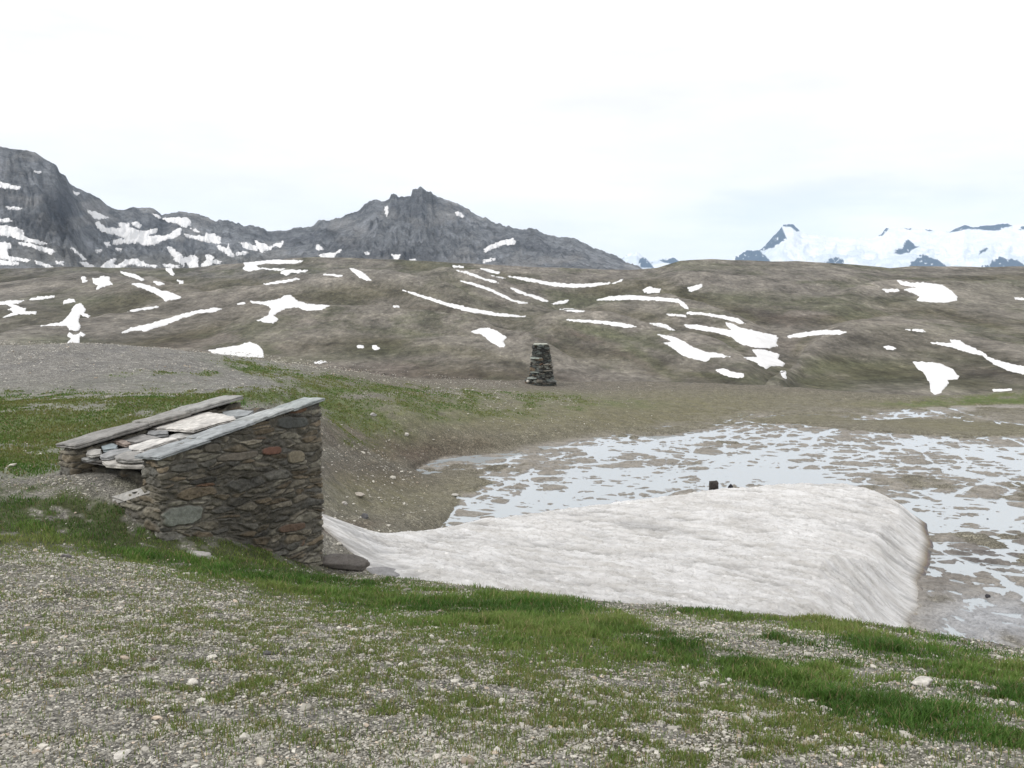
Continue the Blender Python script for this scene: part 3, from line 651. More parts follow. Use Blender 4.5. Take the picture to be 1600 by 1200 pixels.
# ================================================================== snow patches lying on hills and mountain
def bvh_of(o):
    me = o.data; n = len(me.vertices); v = np.empty(n*3); me.vertices.foreach_get('co', v)
    q = np.empty(len(me.loops), np.int32); me.loops.foreach_get('vertex_index', q)
    return BVHTree.FromPolygons(v.reshape(-1, 3).tolist(), q.reshape(-1, 4).tolist())
FR = {'A': (0, 200, 2.728), 'B': (0, 330, 2.667), 'C': (400, 260, 2.667), 'D': (900, 400, 2.2857)}
PATCH = [
# --- grey mountain
('A',1,[(-30,232),(30,235),(60,248),(90,252),(75,265),(40,258),(-30,255)],'high up on the left grey massif at the photo edge'),
('A',1,[(148,186),(160,184),(178,186),(170,192),(152,192)],'tiny fleck near the top of the left grey massif'),
('A',1,[(310,268),(325,272),(338,280),(330,288),(318,284)],'tiny fleck on the shoulder right of the dark cliff top'),
('A',1,[(25,337),(55,338),(105,340),(95,346),(40,345)],'thin streak on the ledge left of the dark cliff'),
('A',1,[(-20,390),(40,388),(50,396),(20,402),(-20,402)],'small patch at the photo edge left of the dark cliff'),
('A',1,[(-20,415),(40,418),(80,430),(105,445),(100,460),(150,478),(200,492),(180,498),(120,485),(60,465),(-20,455)],'broad slanting streak below the ledges of the left massif'),
('A',1,[(80,488),(120,490),(180,505),(236,525),(220,540),(190,530),(150,510),(90,498)],'slanting tapered streak at the foot of the left massif'),
('A',1,[(-20,485),(45,492),(48,510),(28,520),(40,548),(130,562),(120,570),(40,565),(-20,550)],'forked patch at the photo edge at the massif foot'),
('A',1,[(-20,562),(80,572),(82,585),(-20,582)],'flat streak lowest at the photo edge under the massif'),
('A',1,[(150,567),(180,572),(225,592),(210,600),(160,580)],'short slanting streak under the foot of the massif'),
('A',1,[(238,568),(270,572),(268,582),(242,580)],'small blob under a dark boulder knob below the cliff'),
('A',1,[(375,352),(405,355),(460,382),(440,388),(410,388),(380,368)],'isolated wedge high on the grey scree right of the cliff'),
('A',1,[(400,400),(425,400),(450,425),(500,430),(520,428),(500,408),(520,402),(550,410),(548,425),(600,440),(668,430),(672,440),(630,460),(700,460),(775,425),(770,450),(740,470),(690,478),(650,502),(600,498),(590,485),(540,494),(520,480),(535,470),(500,455),(440,445),(415,425)],'widest branching patch across the grey scree'),
('A',1,[(560,402),(590,400),(605,420),(590,427),(565,412)],'small oval just above the widest branching patch'),
('A',1,[(485,478),(520,472),(535,490),(500,500),(482,492)],'small blob just under the widest branching patch'),
('A',1,[(695,388),(730,382),(790,382),(815,395),(812,415),(785,425),(765,410),(720,400)],'bright hooked patch just beneath the low ridge crest'),
('A',1,[(650,365),(670,368),(690,385),(675,388)],'short dash left above the bright hooked patch'),
('A',1,[(812,428),(835,432),(855,445),(830,443)],'short dash right below the bright hooked patch'),
('A',1,[(787,455),(830,460),(870,462),(880,448),(915,450),(925,462),(940,468),(940,490),(900,490),(860,482),(830,475),(795,465)],'ragged patch widening right on the grey scree'),
('A',1,[(920,500),(950,505),(965,515),(975,495),(980,515),(1000,548),(990,555),(965,535),(930,515)],'y-shaped patch below the ragged widening one'),
('A',1,[(1003,535),(1030,528),(1060,532),(1045,542),(1005,542)],'short flat patch right of the y-shaped one'),
('A',1,[(1018,487),(1050,490),(1095,508),(1100,520),(1070,522),(1040,510)],'left of the two joined patches under the saddle'),
('A',1,[(1085,478),(1105,490),(1130,495),(1150,505),(1205,483),(1210,495),(1195,508),(1175,503),(1150,520),(1110,530),(1100,515)],'wing-shaped patch under the saddle'),
('A',1,[(705,505),(725,508),(775,540),(780,555),(830,540),(845,560),(845,598),(810,598),(790,570),(783,588),(750,565),(720,525)],'v-shaped patch low on the scree'),
('A',1,[(857,585),(880,565),(920,562),(945,568),(940,578),(900,580),(860,598)],'arched patch right of the v-shaped one'),
('A',1,[(875,545),(890,542),(910,552),(905,562),(880,558)],'small dot above the arched patch'),
('A',1,[(430,592),(460,568),(490,555),(495,565),(480,580),(500,588),(540,562),(590,560),(610,570),(620,582),(672,588),(660,596),(610,590),(560,582),(500,598),(440,598)],'long wavy patch at the foot of the grey scree'),
('A',1,[(690,582),(765,585),(765,597),(700,590)],'thin dash between the wavy and the v-shaped patches'),
('A',1,[(335,570),(370,575),(405,590),(380,600),(360,590)],'small wedge left of the long wavy patch'),
('A',1,[(297,505),(320,518),(350,545),(368,560),(355,560),(320,530)],'thin diagonal line below the dark cliff'),
('A',1,[(445,490),(465,490),(470,500),(455,506)],'small dot left below the widest branching patch'),
('A',1,[(410,522),(435,520),(430,530),(412,530)],'lowest of three small dots left on the scree'),
('A',1,[(495,514),(520,513),(515,525),(500,525)],'rightmost of three small dots on the scree'),
('A',0,[(1030,565),(1050,555),(1075,570),(1130,560),(1160,555),(1200,540),(1215,542),(1170,560),(1230,565),(1300,563),(1270,575),(1180,580),(1130,575),(1095,585),(1100,595),(1150,600),(1215,600),(1190,608),(1120,602),(1080,605),(1060,612),(1035,600),(1045,585)],'netlike patch of thin bands on the hill crest under the saddle'),
('A',0,[(1195,612),(1230,605),(1312,606),(1300,614),(1240,618),(1220,628),(1200,622)],'short streak just below the netlike patch'),
('C',1,[(538,170),(550,168),(552,195),(545,208),(538,195)],'thin upright sliver in the notch left of the pointed summit'),
('C',1,[(830,192),(848,192),(865,208),(860,214),(838,203)],'small slanting fleck right below the pointed summit'),
('C',1,[(948,345),(985,325),(1030,308),(1070,303),(1084,315),(1075,328),(1030,325),(990,345),(955,360)],'bright club-shaped patch on the right flank of the pointed mountain'),
('C',1,[(942,400),(955,388),(995,385),(995,393),(970,395),(950,405)],'small hook under the bright club-shaped patch'),
('C',1,[(260,372),(290,360),(325,360),(355,347),(350,360),(330,370),(325,382),(290,386)],'bowl-shaped patch at the left foot of the pointed mountain'),
('C',1,[(250,330),(265,328),(280,345),(262,350),(252,342)],'small dot above the bowl-shaped patch'),
('C',1,[(565,368),(600,368),(595,390),(580,404),(575,385)],'small tooth at the central foot of the pointed mountain'),
('C',1,[(640,388),(668,388),(655,403)],'tiny triangle right of the small tooth'),
('C',1,[(455,360),(475,358),(475,367),(460,367)],'tiny fleck between the bowl-shaped patch and the small tooth'),
# --- brown hills
('B',0,[(385,280),(415,282),(420,270),(460,275),(455,290),(470,305),(440,312),(400,328),(408,308),(388,298)],'star-shaped patch on the left brown hill'),
('B',0,[(338,275),(355,272),(362,280),(355,285),(368,292),(345,297)],'small ragged dot left of the star-shaped patch'),
('B',0,[(545,302),(590,303),(640,315),(670,330),(700,335),(755,358),(740,365),(690,375),(660,350),(620,330),(560,310)],'long wedge widening right below the star-shaped patch'),
('B',0,[(498,247),(520,255),(560,262),(600,285),(590,290),(550,275),(510,262)],'thin slanting dashes above the long wedge'),
('B',0,[(685,238),(715,240),(728,262),(720,270),(700,255)],'small comma on the crest of the left hills'),
('B',0,[(640,295),(665,293),(685,305),(660,308)],'small lens just above the long wedge'),
('B',0,[(738,287),(765,290),(762,301),(748,300)],'small dot right of the small lens'),
('B',0,[(118,368),(160,358),(228,353),(228,360),(170,367),(125,371)],'thin level dash above the zigzag patch at the left'),
('B',0,[(-20,378),(40,375),(100,371),(85,382),(55,388),(85,402),(108,405),(105,418),(150,420),(148,428),(80,430),(10,443),(60,420),(35,412),(50,400),(30,388),(-20,388)],'zigzag patch at the left photo edge'),
('B',0,[(262,380),(275,368),(310,366),(312,378),(265,386)],'small cap above the tall ragged patch'),
('B',0,[(285,435),(300,410),(315,390),(340,385),(355,410),(350,425),(378,437),(370,442),(335,432),(325,450),(335,485),(325,497),(290,495),(278,478),(220,477),(170,478),(215,470),(255,465)],'tall ragged patch down the left hillside'),
('B',0,[(288,505),(305,515),(330,512),(335,503),(355,515),(345,523),(335,520),(325,560),(270,560),(300,530),(283,520)],'patch below the tall ragged one touching the gravel mound'),
('B',0,[(525,418),(570,408),(640,397),(662,398),(640,405),(560,417)],'thin dash above the long diagonal strip'),
('B',0,[(508,507),(545,487),(620,470),(700,448),(760,430),(820,415),(900,403),(925,408),(900,418),(820,427),(760,445),(700,470),(640,488),(600,502),(590,495),(550,500)],'long diagonal strip rising right across the left hill'),
('B',0,[(1043,375),(1100,378),(1155,370),(1185,352),(1210,350),(1240,375),(1290,388),(1375,395),(1340,408),(1280,415),(1240,400),(1190,405),(1160,420),(1140,435),(1160,450),(1140,465),(1100,462),(1070,455),(1095,445),(1120,430),(1130,405),(1110,390),(1050,382)],'large boomerang patch with a peak and a leg'),
('B',0,[(985,385),(1020,379),(1022,385),(990,390)],'tiny dash left of the large boomerang patch'),
('B',0,[(1100,303),(1160,292),(1240,279),(1250,283),(1190,297),(1110,306)],'thin dash above the large boomerang patch'),
('B',0,[(870,580),(940,568),(1000,558),(1045,545),(1085,565),(1097,590),(1100,610),(1000,605),(900,596)],'white wedge behind the crest of the gravel mound'),
('C',0,[(390,424),(420,430),(455,450),(480,475),(460,475),(430,462),(405,440)],'slanting drop-shaped patch below the pointed mountain'),
('C',0,[(278,448),(320,448),(360,455),(350,460),(285,453)],'thin dash left of the slanting drop-shaped patch'),
('C',0,[(612,516),(650,525),(720,545),(800,570),(900,592),(1000,612),(1125,624),(1110,629),(1000,622),(900,608),(820,590),(740,562),(660,535)],'long thin arc falling right across the middle hill'),
('C',0,[(898,690),(930,675),(975,675),(1010,690),(1043,712),(1030,730),(1042,750),(1015,752),(985,735),(960,715),(935,695),(910,695)],'rounded patch up left of the stone cairn'),
('C',0,[(820,414),(865,416),(865,422),(825,420)],'topmost short dash on the middle hill'),
('C',0,[(838,434),(880,438),(930,458),(950,468),(990,475),(1012,487),(990,485),(940,468),(880,448)],'thin falling streak below the topmost dash'),
('C',0,[(930,424),(970,430),(1015,442),(1010,447),(960,438)],'short streak between the topmost dash and the long sagging band'),
('C',0,[(980,455),(1015,460),(1042,466),(1000,462)],'hairline dash left of the long sagging band'),
('C',0,[(850,476),(900,485),(950,500),(1000,520),(1050,545),(1075,558),(1135,570),(1100,570),(1060,560),(1000,530),(940,506),(880,488)],'longer of two parallel falling streaks on the middle hill'),
('C',0,[(1055,504),(1080,508),(1130,530),(1180,543),(1217,562),(1200,564),(1150,545),(1090,525)],'shorter of two parallel falling streaks on the middle hill'),
('C',0,[(1050,458),(1130,465),(1200,480),(1300,490),(1400,490),(1475,484),(1470,490),(1400,500),(1320,506),(1240,498),(1150,480),(1080,467)],'long sagging band near the top of the middle hill'),
('C',0,[(1225,572),(1270,562),(1305,557),(1290,570),(1240,576)],'short rising dash in the dip of the middle hill'),
('C',0,[(1265,595),(1310,594),(1370,603),(1350,608),(1290,601)],'short dash just under the dip of the middle hill'),
('C',0,[(1480,488),(1510,478),(1530,471),(1522,478),(1490,490)],'tiny rising dash right of the long sagging band'),
('C',0,[(1275,638),(1340,639),(1400,642),(1485,648),(1555,658),(1584,669),(1545,672),(1460,658),(1390,650),(1330,647)],'level streak tapering left on the slope above the cairn'),
('D',0,[(67,158),(120,145),(180,141),(280,147),(365,153),(395,175),(405,192),(390,188),(365,167),(300,160),(200,155),(120,158)],'long arched line bending down at its right end'),
('D',0,[(240,122),(262,108),(275,115),(304,118),(298,130),(260,132),(245,130)],'small boat-shaped patch above the long arched line'),
('D',0,[(400,113),(430,105),(450,100),(450,110),(430,120),(410,128),(403,122)],'small slanted patch right of the boat-shaped one'),
('D',0,[(395,200),(440,202),(490,208),(540,215),(580,225),(605,240),(580,240),(520,222),(450,210),(398,208)],'thin streak starting where the arched line ends'),
('D',0,[(325,208),(390,211),(395,217),(330,212)],'hairline dash left of where the arched line ends'),
('D',0,[(258,238),(290,240),(320,245),(355,266),(340,266),(300,252),(265,244)],'short streak left of the big double-pronged patch'),
('D',0,[(385,245),(440,247),(520,262),(560,266),(540,250),(535,236),(555,240),(590,258),(640,268),(715,285),(722,294),(715,310),(720,320),(690,328),(640,327),(590,315),(555,290),(500,272),(400,258)],'big double-pronged patch widening towards the gully'),
('D',0,[(290,280),(330,285),(380,302),(415,325),(470,345),(510,348),(550,360),(480,362),(468,377),(420,368),(375,352),(340,325),(312,308),(350,310)],'forked patch down left of the gully'),
('D',0,[(595,362),(650,362),(630,335),(650,333),(690,340),(725,352),(720,368),(745,383),(740,393),(700,392),(680,403),(655,390),(635,375)],'ragged patch filling the gully'),
('D',0,[(500,408),(530,402),(555,415),(600,420),(598,434),(560,435),(520,422)],'low fish-shaped patch above the grassy ridge'),
('D',0,[(727,412),(748,413),(752,438),(740,435)],'tiny drop at the lower end of the gully'),
('D',0,[(755,286),(800,275),(870,267),(930,265),(965,272),(945,280),(870,280),(800,290),(760,292)],'slim level streak right of the gully top'),
('D',0,[(1146,87),(1190,95),(1240,95),(1310,105),(1340,125),(1362,145),(1360,158),(1320,167),(1215,160),(1230,145),(1200,130),(1170,122),(1215,112),(1160,103)],'large solid patch high on the right hill'),
('D',0,[(1095,120),(1150,119),(1157,126),(1110,129)],'short dash left of the large solid patch'),
('D',0,[(1092,322),(1130,322),(1142,330),(1130,336),(1110,333)],'small oval on top of the front right hill'),
('D',0,[(1177,262),(1240,264),(1250,271),(1190,266)],'hairline dash between the two right hills'),
('D',0,[(1253,308),(1345,312),(1335,298),(1370,303),(1410,325),(1465,350),(1470,362),(1530,380),(1640,405),(1640,430),(1550,412),(1490,385),(1450,355),(1400,345),(1340,325)],'long forked streak running off the right photo edge'),
('D',0,[(1203,378),(1240,378),(1300,385),(1345,405),(1368,430),(1360,440),(1325,440),(1332,455),(1300,490),(1280,496),(1268,485),(1262,450),(1240,415),(1215,398)],'large funnel-shaped patch low on the right hill'),
('D',0,[(1488,478),(1555,475),(1560,484),(1495,486)],'short flat patch just above the green rim at the right'),
('D',0,[(1565,148),(1640,153),(1640,160),(1570,155)],'thin dash at the right photo edge under the range'),
('C',0,[(420,748),(445,746),(450,756),(425,758)],'left of a pair of small dots on the dark lower slope'),
('C',0,[(482,748),(500,745),(517,758),(500,766),(487,760)],'right of a pair of small dots on the dark lower slope'),
('C',0,[(242,815),(290,810),(295,816),(250,822)],'thin dash just above the far end of the gravel mound'),
('C',0,[(572,580),(598,580),(598,587),(575,587)],'tiny dash alone under the long thin arc'),
]
def build_patches():
    BV = {0: bvh_of(hills), 1: bvh_of(mountain)}
    org = Vector((0, 0, 0))
    for k, (f, lay, P, lab) in enumerate(PATCH):
        ox, oy, sc = FR[f]; P = np.array([(ox+X/sc, oy+Y/sc) for X, Y in P])
        x0, y0 = P.min(0)-3; x1, y1 = P.max(0)+3; st = 1.25 if (x1-x0) > 40 else .8
        X, Y = np.meshgrid(np.arange(x0, x1, st), np.arange(y0, y1, min(st, .9)))
        wob = fbm(X/4., Y/2.2, 4, 200+k, .6)
        sd_ = inpoly(X, Y, P) + wob*(2.9 if lay else 1.8) + .35
        sx, sz = S(X, Y); V = np.zeros(X.shape+(3,)); ok = np.zeros(X.shape, bool)
        near = sd_ > -2.2
        for i, j in zip(*np.nonzero(near)):
            d = Vector((sx[i, j], 1, sz[i, j])).normalized()
            for L in ((lay,) if lay == 0 else (1,)):
                h, nn, ix, ds = BV[L].ray_cast(org, d)
                if h is not None: V[i, j] = h; ok[i, j] = True
        if not ok.any(): print('patch missed', k, lab); continue
        dist = np.linalg.norm(V, axis=-1)
        th = dist/F*1.4
        V[..., 2] += th*np.clip(sd_/1.2, -1.6, .8) 
        Q = gridq(*X.shape)[:, ::-1]
        okq = ok.ravel()[Q].all(1); dq = dist.ravel()[Q]; okq &= (dq.max(1) < dq.min(1)*1.22+1e-6)
        okq &= (sd_.ravel()[Q].max(1) > -1.0)
        Q = Q[okq]
        if len(Q) == 0: print('patch empty', k, lab); continue
        used, inv = np.unique(Q, return_inverse=True)
        o = mesh('snow_patch', V.reshape(-1, 3)[used], inv.reshape(-1, 4), MAT_SNOW)
        tag(o, 'white snow: ' + lab, 'snow patch', 'old snow patches on the hills and mountain')
build_patches()

# ================================================================== rocks and slabs
def ico(sub):
    import bmesh
    bm = bmesh.new(); bmesh.ops.create_icosphere(bm, subdivisions=sub, radius=1)
    v = np.array([p.co[:] for p in bm.verts]); f = np.array([[q.index for q in p.verts] for p in bm.faces]); bm.free(); return v, f
ICO1 = ico(1); ICO4 = ico(4)
def gz(x, y):
    return float(near_z(np.array([x]), np.array([y]))[0][0])
def hit_ground(px, py):
    """walk the pixel's ray to the near ground"""
    sx, sz = S(px, py); Y = np.geomspace(2.5, 75, 900)
    z = near_z(sx*Y, Y)[0]; b = np.nonzero(sz*Y <= z)[0]
    i = b[0] if len(b) else -1
    return float(sx*Y[i]), float(Y[i]), float(z[i])
def rock(name, loc, size, col, seed, label=None, cat='stone', group=None, rotz=0, parent=None, mat=None, ang=.5):
    v, f = ICO4; r = np.random.RandomState(seed); v = v.copy()
    # facet by clipping with random planes, then roughen
    for _ in range(9):
        n = r.normal(size=3); n /= np.linalg.norm(n); h = r.uniform(.55, .85)
        d = v@n; v = v - n*np.clip(d-h, 0, None)[:, None]*.9
    o = r.uniform(0, 50, 3); q = v*2.2+o
    v = v*(1+.13*vn3(q[:, 0], q[:, 1], q[:, 2])[:, None] + .05*vn3(*(q*3.1).T)[:, None])
    v = v*np.array(size)*.5
    c, s = math.cos(rotz), math.sin(rotz); v = np.c_[v[:, 0]*c-v[:, 1]*s, v[:, 0]*s+v[:, 1]*c, v[:, 2]]
    cc = np.array(col)*(1+.18*vn3(*(q*1.7).T))[:, None]
    ob = mesh(name, v, f, mat or MAT_STONE, col=np.clip(cc, 0, 1), parent=parent)
    ob.location = loc
    if label: tag(ob, label, cat, group)
    return ob
WHITE, GREY, DARK, TAN = (.52, .50, .46), (.25, .25, .25), (.10, .10, .105), (.36, .32, .26)
STONES = [ # px, py, width px, height ratio, colour, label
 (1440,1066,36,.55,WHITE,'largest white stone half sunk in the grass at lower right'),
 (1413,1058,16,.4,(.42,.40,.37),'small pale flat stone just left of the largest white one'),
 (190,1180,34,.25,WHITE,'flat white sliver of stone lying on the bare gravel at lower left'),
 (406,1190,26,.35,(.48,.45,.38),'pale cream stone at the bottom edge of the gravel'),
 (301,1066,18,.7,WHITE,'angular white stone alone on the left gravel'),
 (418,1021,17,.5,DARK,'dark rounded stone on the gravel left of the middle'),
 (103,869,18,.6,(.20,.19,.19),'grey stone where the left turf meets the gravel'),
 (580,1017,11,.6,WHITE,'small white stone right of the dark rounded one'),
 (674,995,11,.6,WHITE,'small white stone below the middle turf'),
 (672,1060,10,.6,TAN,'small buff stone in the middle of the gravel'),
 (1099,1069,20,.5,WHITE,'white stone in the bare patch below the turf'),
 (1140,1063,14,.45,(.44,.43,.4),'flat pale stone right of the white one in the bare patch'),
 (1118,1050,20,.4,(.44,.42,.38),'flat pale stone topmost in the bare patch'),
 (1205,1082,9,.6,WHITE,'tiny white stone on the edge of the right turf'),
 (1197,1140,15,.4,(.42,.41,.38),'pale flat stone in the lower right gravel'),
 (1262,1163,16,.7,(.5,.44,.36),'pinkish cream stone in the lower right gravel'),
 (1318,1172,18,.6,WHITE,'white stone at lower right beside dark turf'),
 (1288,1106,13,.6,WHITE,'white stone against the grass at lower right'),
 (1527,1075,12,.5,WHITE,'small white stone in the grass at the far right'),
 (1582,1101,17,.5,(.38,.36,.33),'grey-white stone at the right photo edge'),
 (683,1183,20,.4,(.46,.43,.38),'buff flat stone at the bottom middle'),
 (1160,1190,18,.4,(.48,.46,.42),'pale stone at the bottom right of the middle'),
 (240,1030,12,.6,(.16,.13,.11),'small brown stone on the left gravel'),
 (382,902,8,.7,WHITE,'small white stone in the turf below the hut wall'),
 (538,787,11,.6,(.42,.40,.37),'pale stone on the brown slope right of the hut'),
 (570,807,15,.7,DARK,'dark boulder on the brown slope behind the hut'),
 (560,773,22,.25,(.36,.33,.29),'flat pale slab on the brown slope right of the hut'),
 (710,774,14,.25,(.42,.41,.38),'flat pale slab on the slope left of the wet flat'),
 (583,649,12,.5,(.38,.37,.36),'pale boulder on the green slope right of the hut roof'),
 (635,682,10,.5,(.48,.46,.43),'white stone on the reddish slope'),
 (825,595,6,.8,WHITE,'small white stone at the left foot of the cairn'),
 (1141,757,8,.9,(.03,.03,.035),'round dark stone standing in the meltwater'),
 (1543,935,9,.6,(.04,.04,.045),'dark stone in the wet mud at the right'),
 (1543,815,5,.8,(.04,.04,.04),'tiny dark stone in the bright pool at the right'),
]
def build_stones():
    for i, (px, py, wp, hr, c, lab) in enumerate(STONES):
        if px == 1141: x, y, z = at(1141, 762, 35.0); z = WATER_Z
        elif py == 595: p = at(825, 597, 65.2); x, y, z = p
        else: x, y, z = hit_ground(px, py+wp*hr*.3)
        wd = wp*y/F; h = wd*hr
        if px == 1141: h = .32; wd = .2
        rock('stone', (x, y, z+h*.22), (wd*1.1, wd*.8, h*1.15), c, 300+i, lab, 'stone', 'single stones lying on the ground', rotz=i*.7)
build_stones()
# boulder beside the hut corner, flat outcrop below the wall
x, y, z = hit_ground(538, 884)
rock('boulder', (x, y, z+.02), (.85, .5, .27), (.15, .138, .128), 401, 'long dark boulder between the hut corner and the snow bank', 'boulder', rotz=-.35)
x, y, z = hit_ground(588, 897)
rock('rock_slab', (x, y, z+.0), (.95, .8, .16), (.20, .20, .205), 402, 'flat grey slab at the lower left edge of the snow bank', 'rock', rotz=-.5)
x, y, z = hit_ground(300, 866)
rock('rock_outcrop', (x, y, z-.03), (.8, .26, .11), (.30, .29, .28), 403, 'low pale rock ledge in the turf at the foot of the hut wall', 'rock', rotz=-.15)

# ================================================================== masonry
def boxmesh(P8, res):
    """P8: 8 corners (x-low/high, y, z order: index = 4*z+2*y+x). returns welded displaced-ready grid"""
    P8 = np.asarray(P8, float)
    def tri(u, v, w_):
        r = 0
        for i in range(8):
            a, b, c = i & 1, (i >> 1) & 1, (i >> 2) & 1
            r = r + P8[i]*((u if a else 1-u)*(v if b else 1-v)*(w_ if c else 1-w_))[..., None]
        return r
    L = [np.linalg.norm(P8[1]-P8[0]), np.linalg.norm(P8[2]-P8[0]), max(np.linalg.norm(P8[4]-P8[0]), np.linalg.norm(P8[5]-P8[1]))]
    N = [max(2, int(l/res)) for l in L]; Vs, Qs, off = [], [], 0
    for ax in range(3):
        a, b = [i for i in range(3) if i != ax]
        A, B = np.meshgrid(np.linspace(0, 1, N[a]+1), np.linspace(0, 1, N[b]+1))
        for side in (0, 1):
            uvw = [None]*3; uvw[a] = A; uvw[b] = B; uvw[ax] = np.full_like(A, side)
            Vs.append(tri(*uvw).reshape(-1, 3)); q = gridq(*A.shape)+off; off += A.size
            flip = (side == 0) ^ (ax == 1)
            Qs.append(q[:, ::-1] if flip else q)
    V = np.vstack(Vs); Q = np.vstack(Qs)
    key = np.round(V*2e4).astype(np.int64); _, idx, inv = np.unique(key, axis=0, return_index=True, return_inverse=True)
    V = V[idx]; Q = inv.reshape(-1)[Q]
    return V, Q
def vnorm(V, Q):
    n = np.cross(V[Q[:, 2]]-V[Q[:, 0]], V[Q[:, 3]]-V[Q[:, 1]]); N = np.zeros_like(V)
    for k in range(4): np.add.at(N, Q[:, k], n)
    return N/(np.linalg.norm(N, axis=1)[:, None]+1e-12)
PAL = np.array([.88, .86, .81])*np.array([[.19,.18,.155],[.25,.235,.20],[.16,.157,.145],[.22,.195,.155],[.29,.27,.23],[.13,.13,.125],[.19,.19,.18],[.23,.195,.15],[.32,.31,.27],[.15,.145,.125]])
def masonry(name, P8, ux, parent, res=.012, cell=(.30, .3, .082), pal=PAL, mortar=(.15, .142, .122), amp=.04, special=(), seed=0, label=None):
    V, Q = boxmesh(P8, res)
    C8 = np.mean(P8, 0); N = vnorm(V, Q)
    if ((V-C8)*N).sum() < 0: N = -N; Q = Q[:, ::-1]
    ux = np.array([ux[0], ux[1], 0.]); ux /= np.linalg.norm(ux); vx = np.array([-ux[1], ux[0], 0])
    a, b, c = V@ux, V@vx, V[:, 2]
    wa = a + .06*vn3(a*3, b*3, c*4, 5+seed) + .012*vn3(a*14, b*14, c*14, 8); wb = b + .05*vn3(a*3, b*3, c*4, 6+seed)
    wc = c + .045*vn3(a*3.1, b*3.1, c*3.5, 7+seed) + .06*vn3(a*.9, b*.9, c*.9, 9) + .009*vn3(a*17, b*17, c*19, 12)
    f1, f2, idd = voro3(wa/cell[0], wb/cell[1], wc/cell[2], seed)
    g1, g2, id2 = voro3(wa/cell[0]*.62+7, wb/cell[1]*.62, wc/cell[2]*.6, seed+5)      # some larger blocks
    big = rnd(id2, 3) > .78
    e = ss(.03, .20, np.where(big, g2-g1, f2-f1)); ii = np.where(big, id2, idd)
    k = (rnd(ii, 11)*len(pal)).astype(int) % len(pal)
    sc = pal[k]*(.62+.55*rnd(ii, 12))[:, None]*(1+.35*vn3(a*9, b*9, c*16, 61)+.25*vn3(a*30, b*30, c*45, 62))[:, None]
    rust = rnd(ii, 13) > .99; sc = np.where(rust[:, None], np.array([.17, .105, .07]), sc)
    h = rnd(ii, 14)
    tilt = (rnd(ii, 15)-.5)*.5*np.where(big, 1, 1)*vn3(a*5, b*5, c*5, 40)
    disp = e*(amp*(.35+.65*h)+.02*tilt)+.018*vn3(a*18, b*18, c*24, 21)+.006*vn3(a*60, b*60, c*60, 23)
    for (P, rx, rz, scol) in special:
        da = (V-np.array(P))@ux; dc = V[:, 2]-P[2]; db = np.abs((V-np.array(P))@vx)
        q = (np.abs(da/rx)**3+np.abs(dc/rz+.12*np.sin(da*9))**3)**(1/3.)+.16*vn3(a*7, b*7, c*9, 33)+.08*vn3(a*19, b*19, c*19, 34)
        inside = ss(1.08, .92, q)*(db < .14); edge = ss(1.22, 1.08, q)*(db < .14)
        disp = disp*(1-edge) + inside*(amp*.95+.008*vn3(a*20, b*20, c*20, 35)); e = e*(1-edge)+inside
        sc = np.where((inside > .3)[:, None], np.array(scol), sc)
    stain = .85+.22*vn3(a*1.6, b*1.6, c*1.6, 51)
    cc = (np.array(mortar)[None]*(1-e)[:, None] + sc*e[:, None])*stain[:, None]
    cc = np.where((disp < amp*.15)[:, None], cc*.88, cc)
    V2 = V + N*disp[:, None]
    o = mesh(name, V2, Q, MAT_STONE, parent=parent, col=np.clip(cc, 0, 1))
    if label: o['label'] = label
    return o
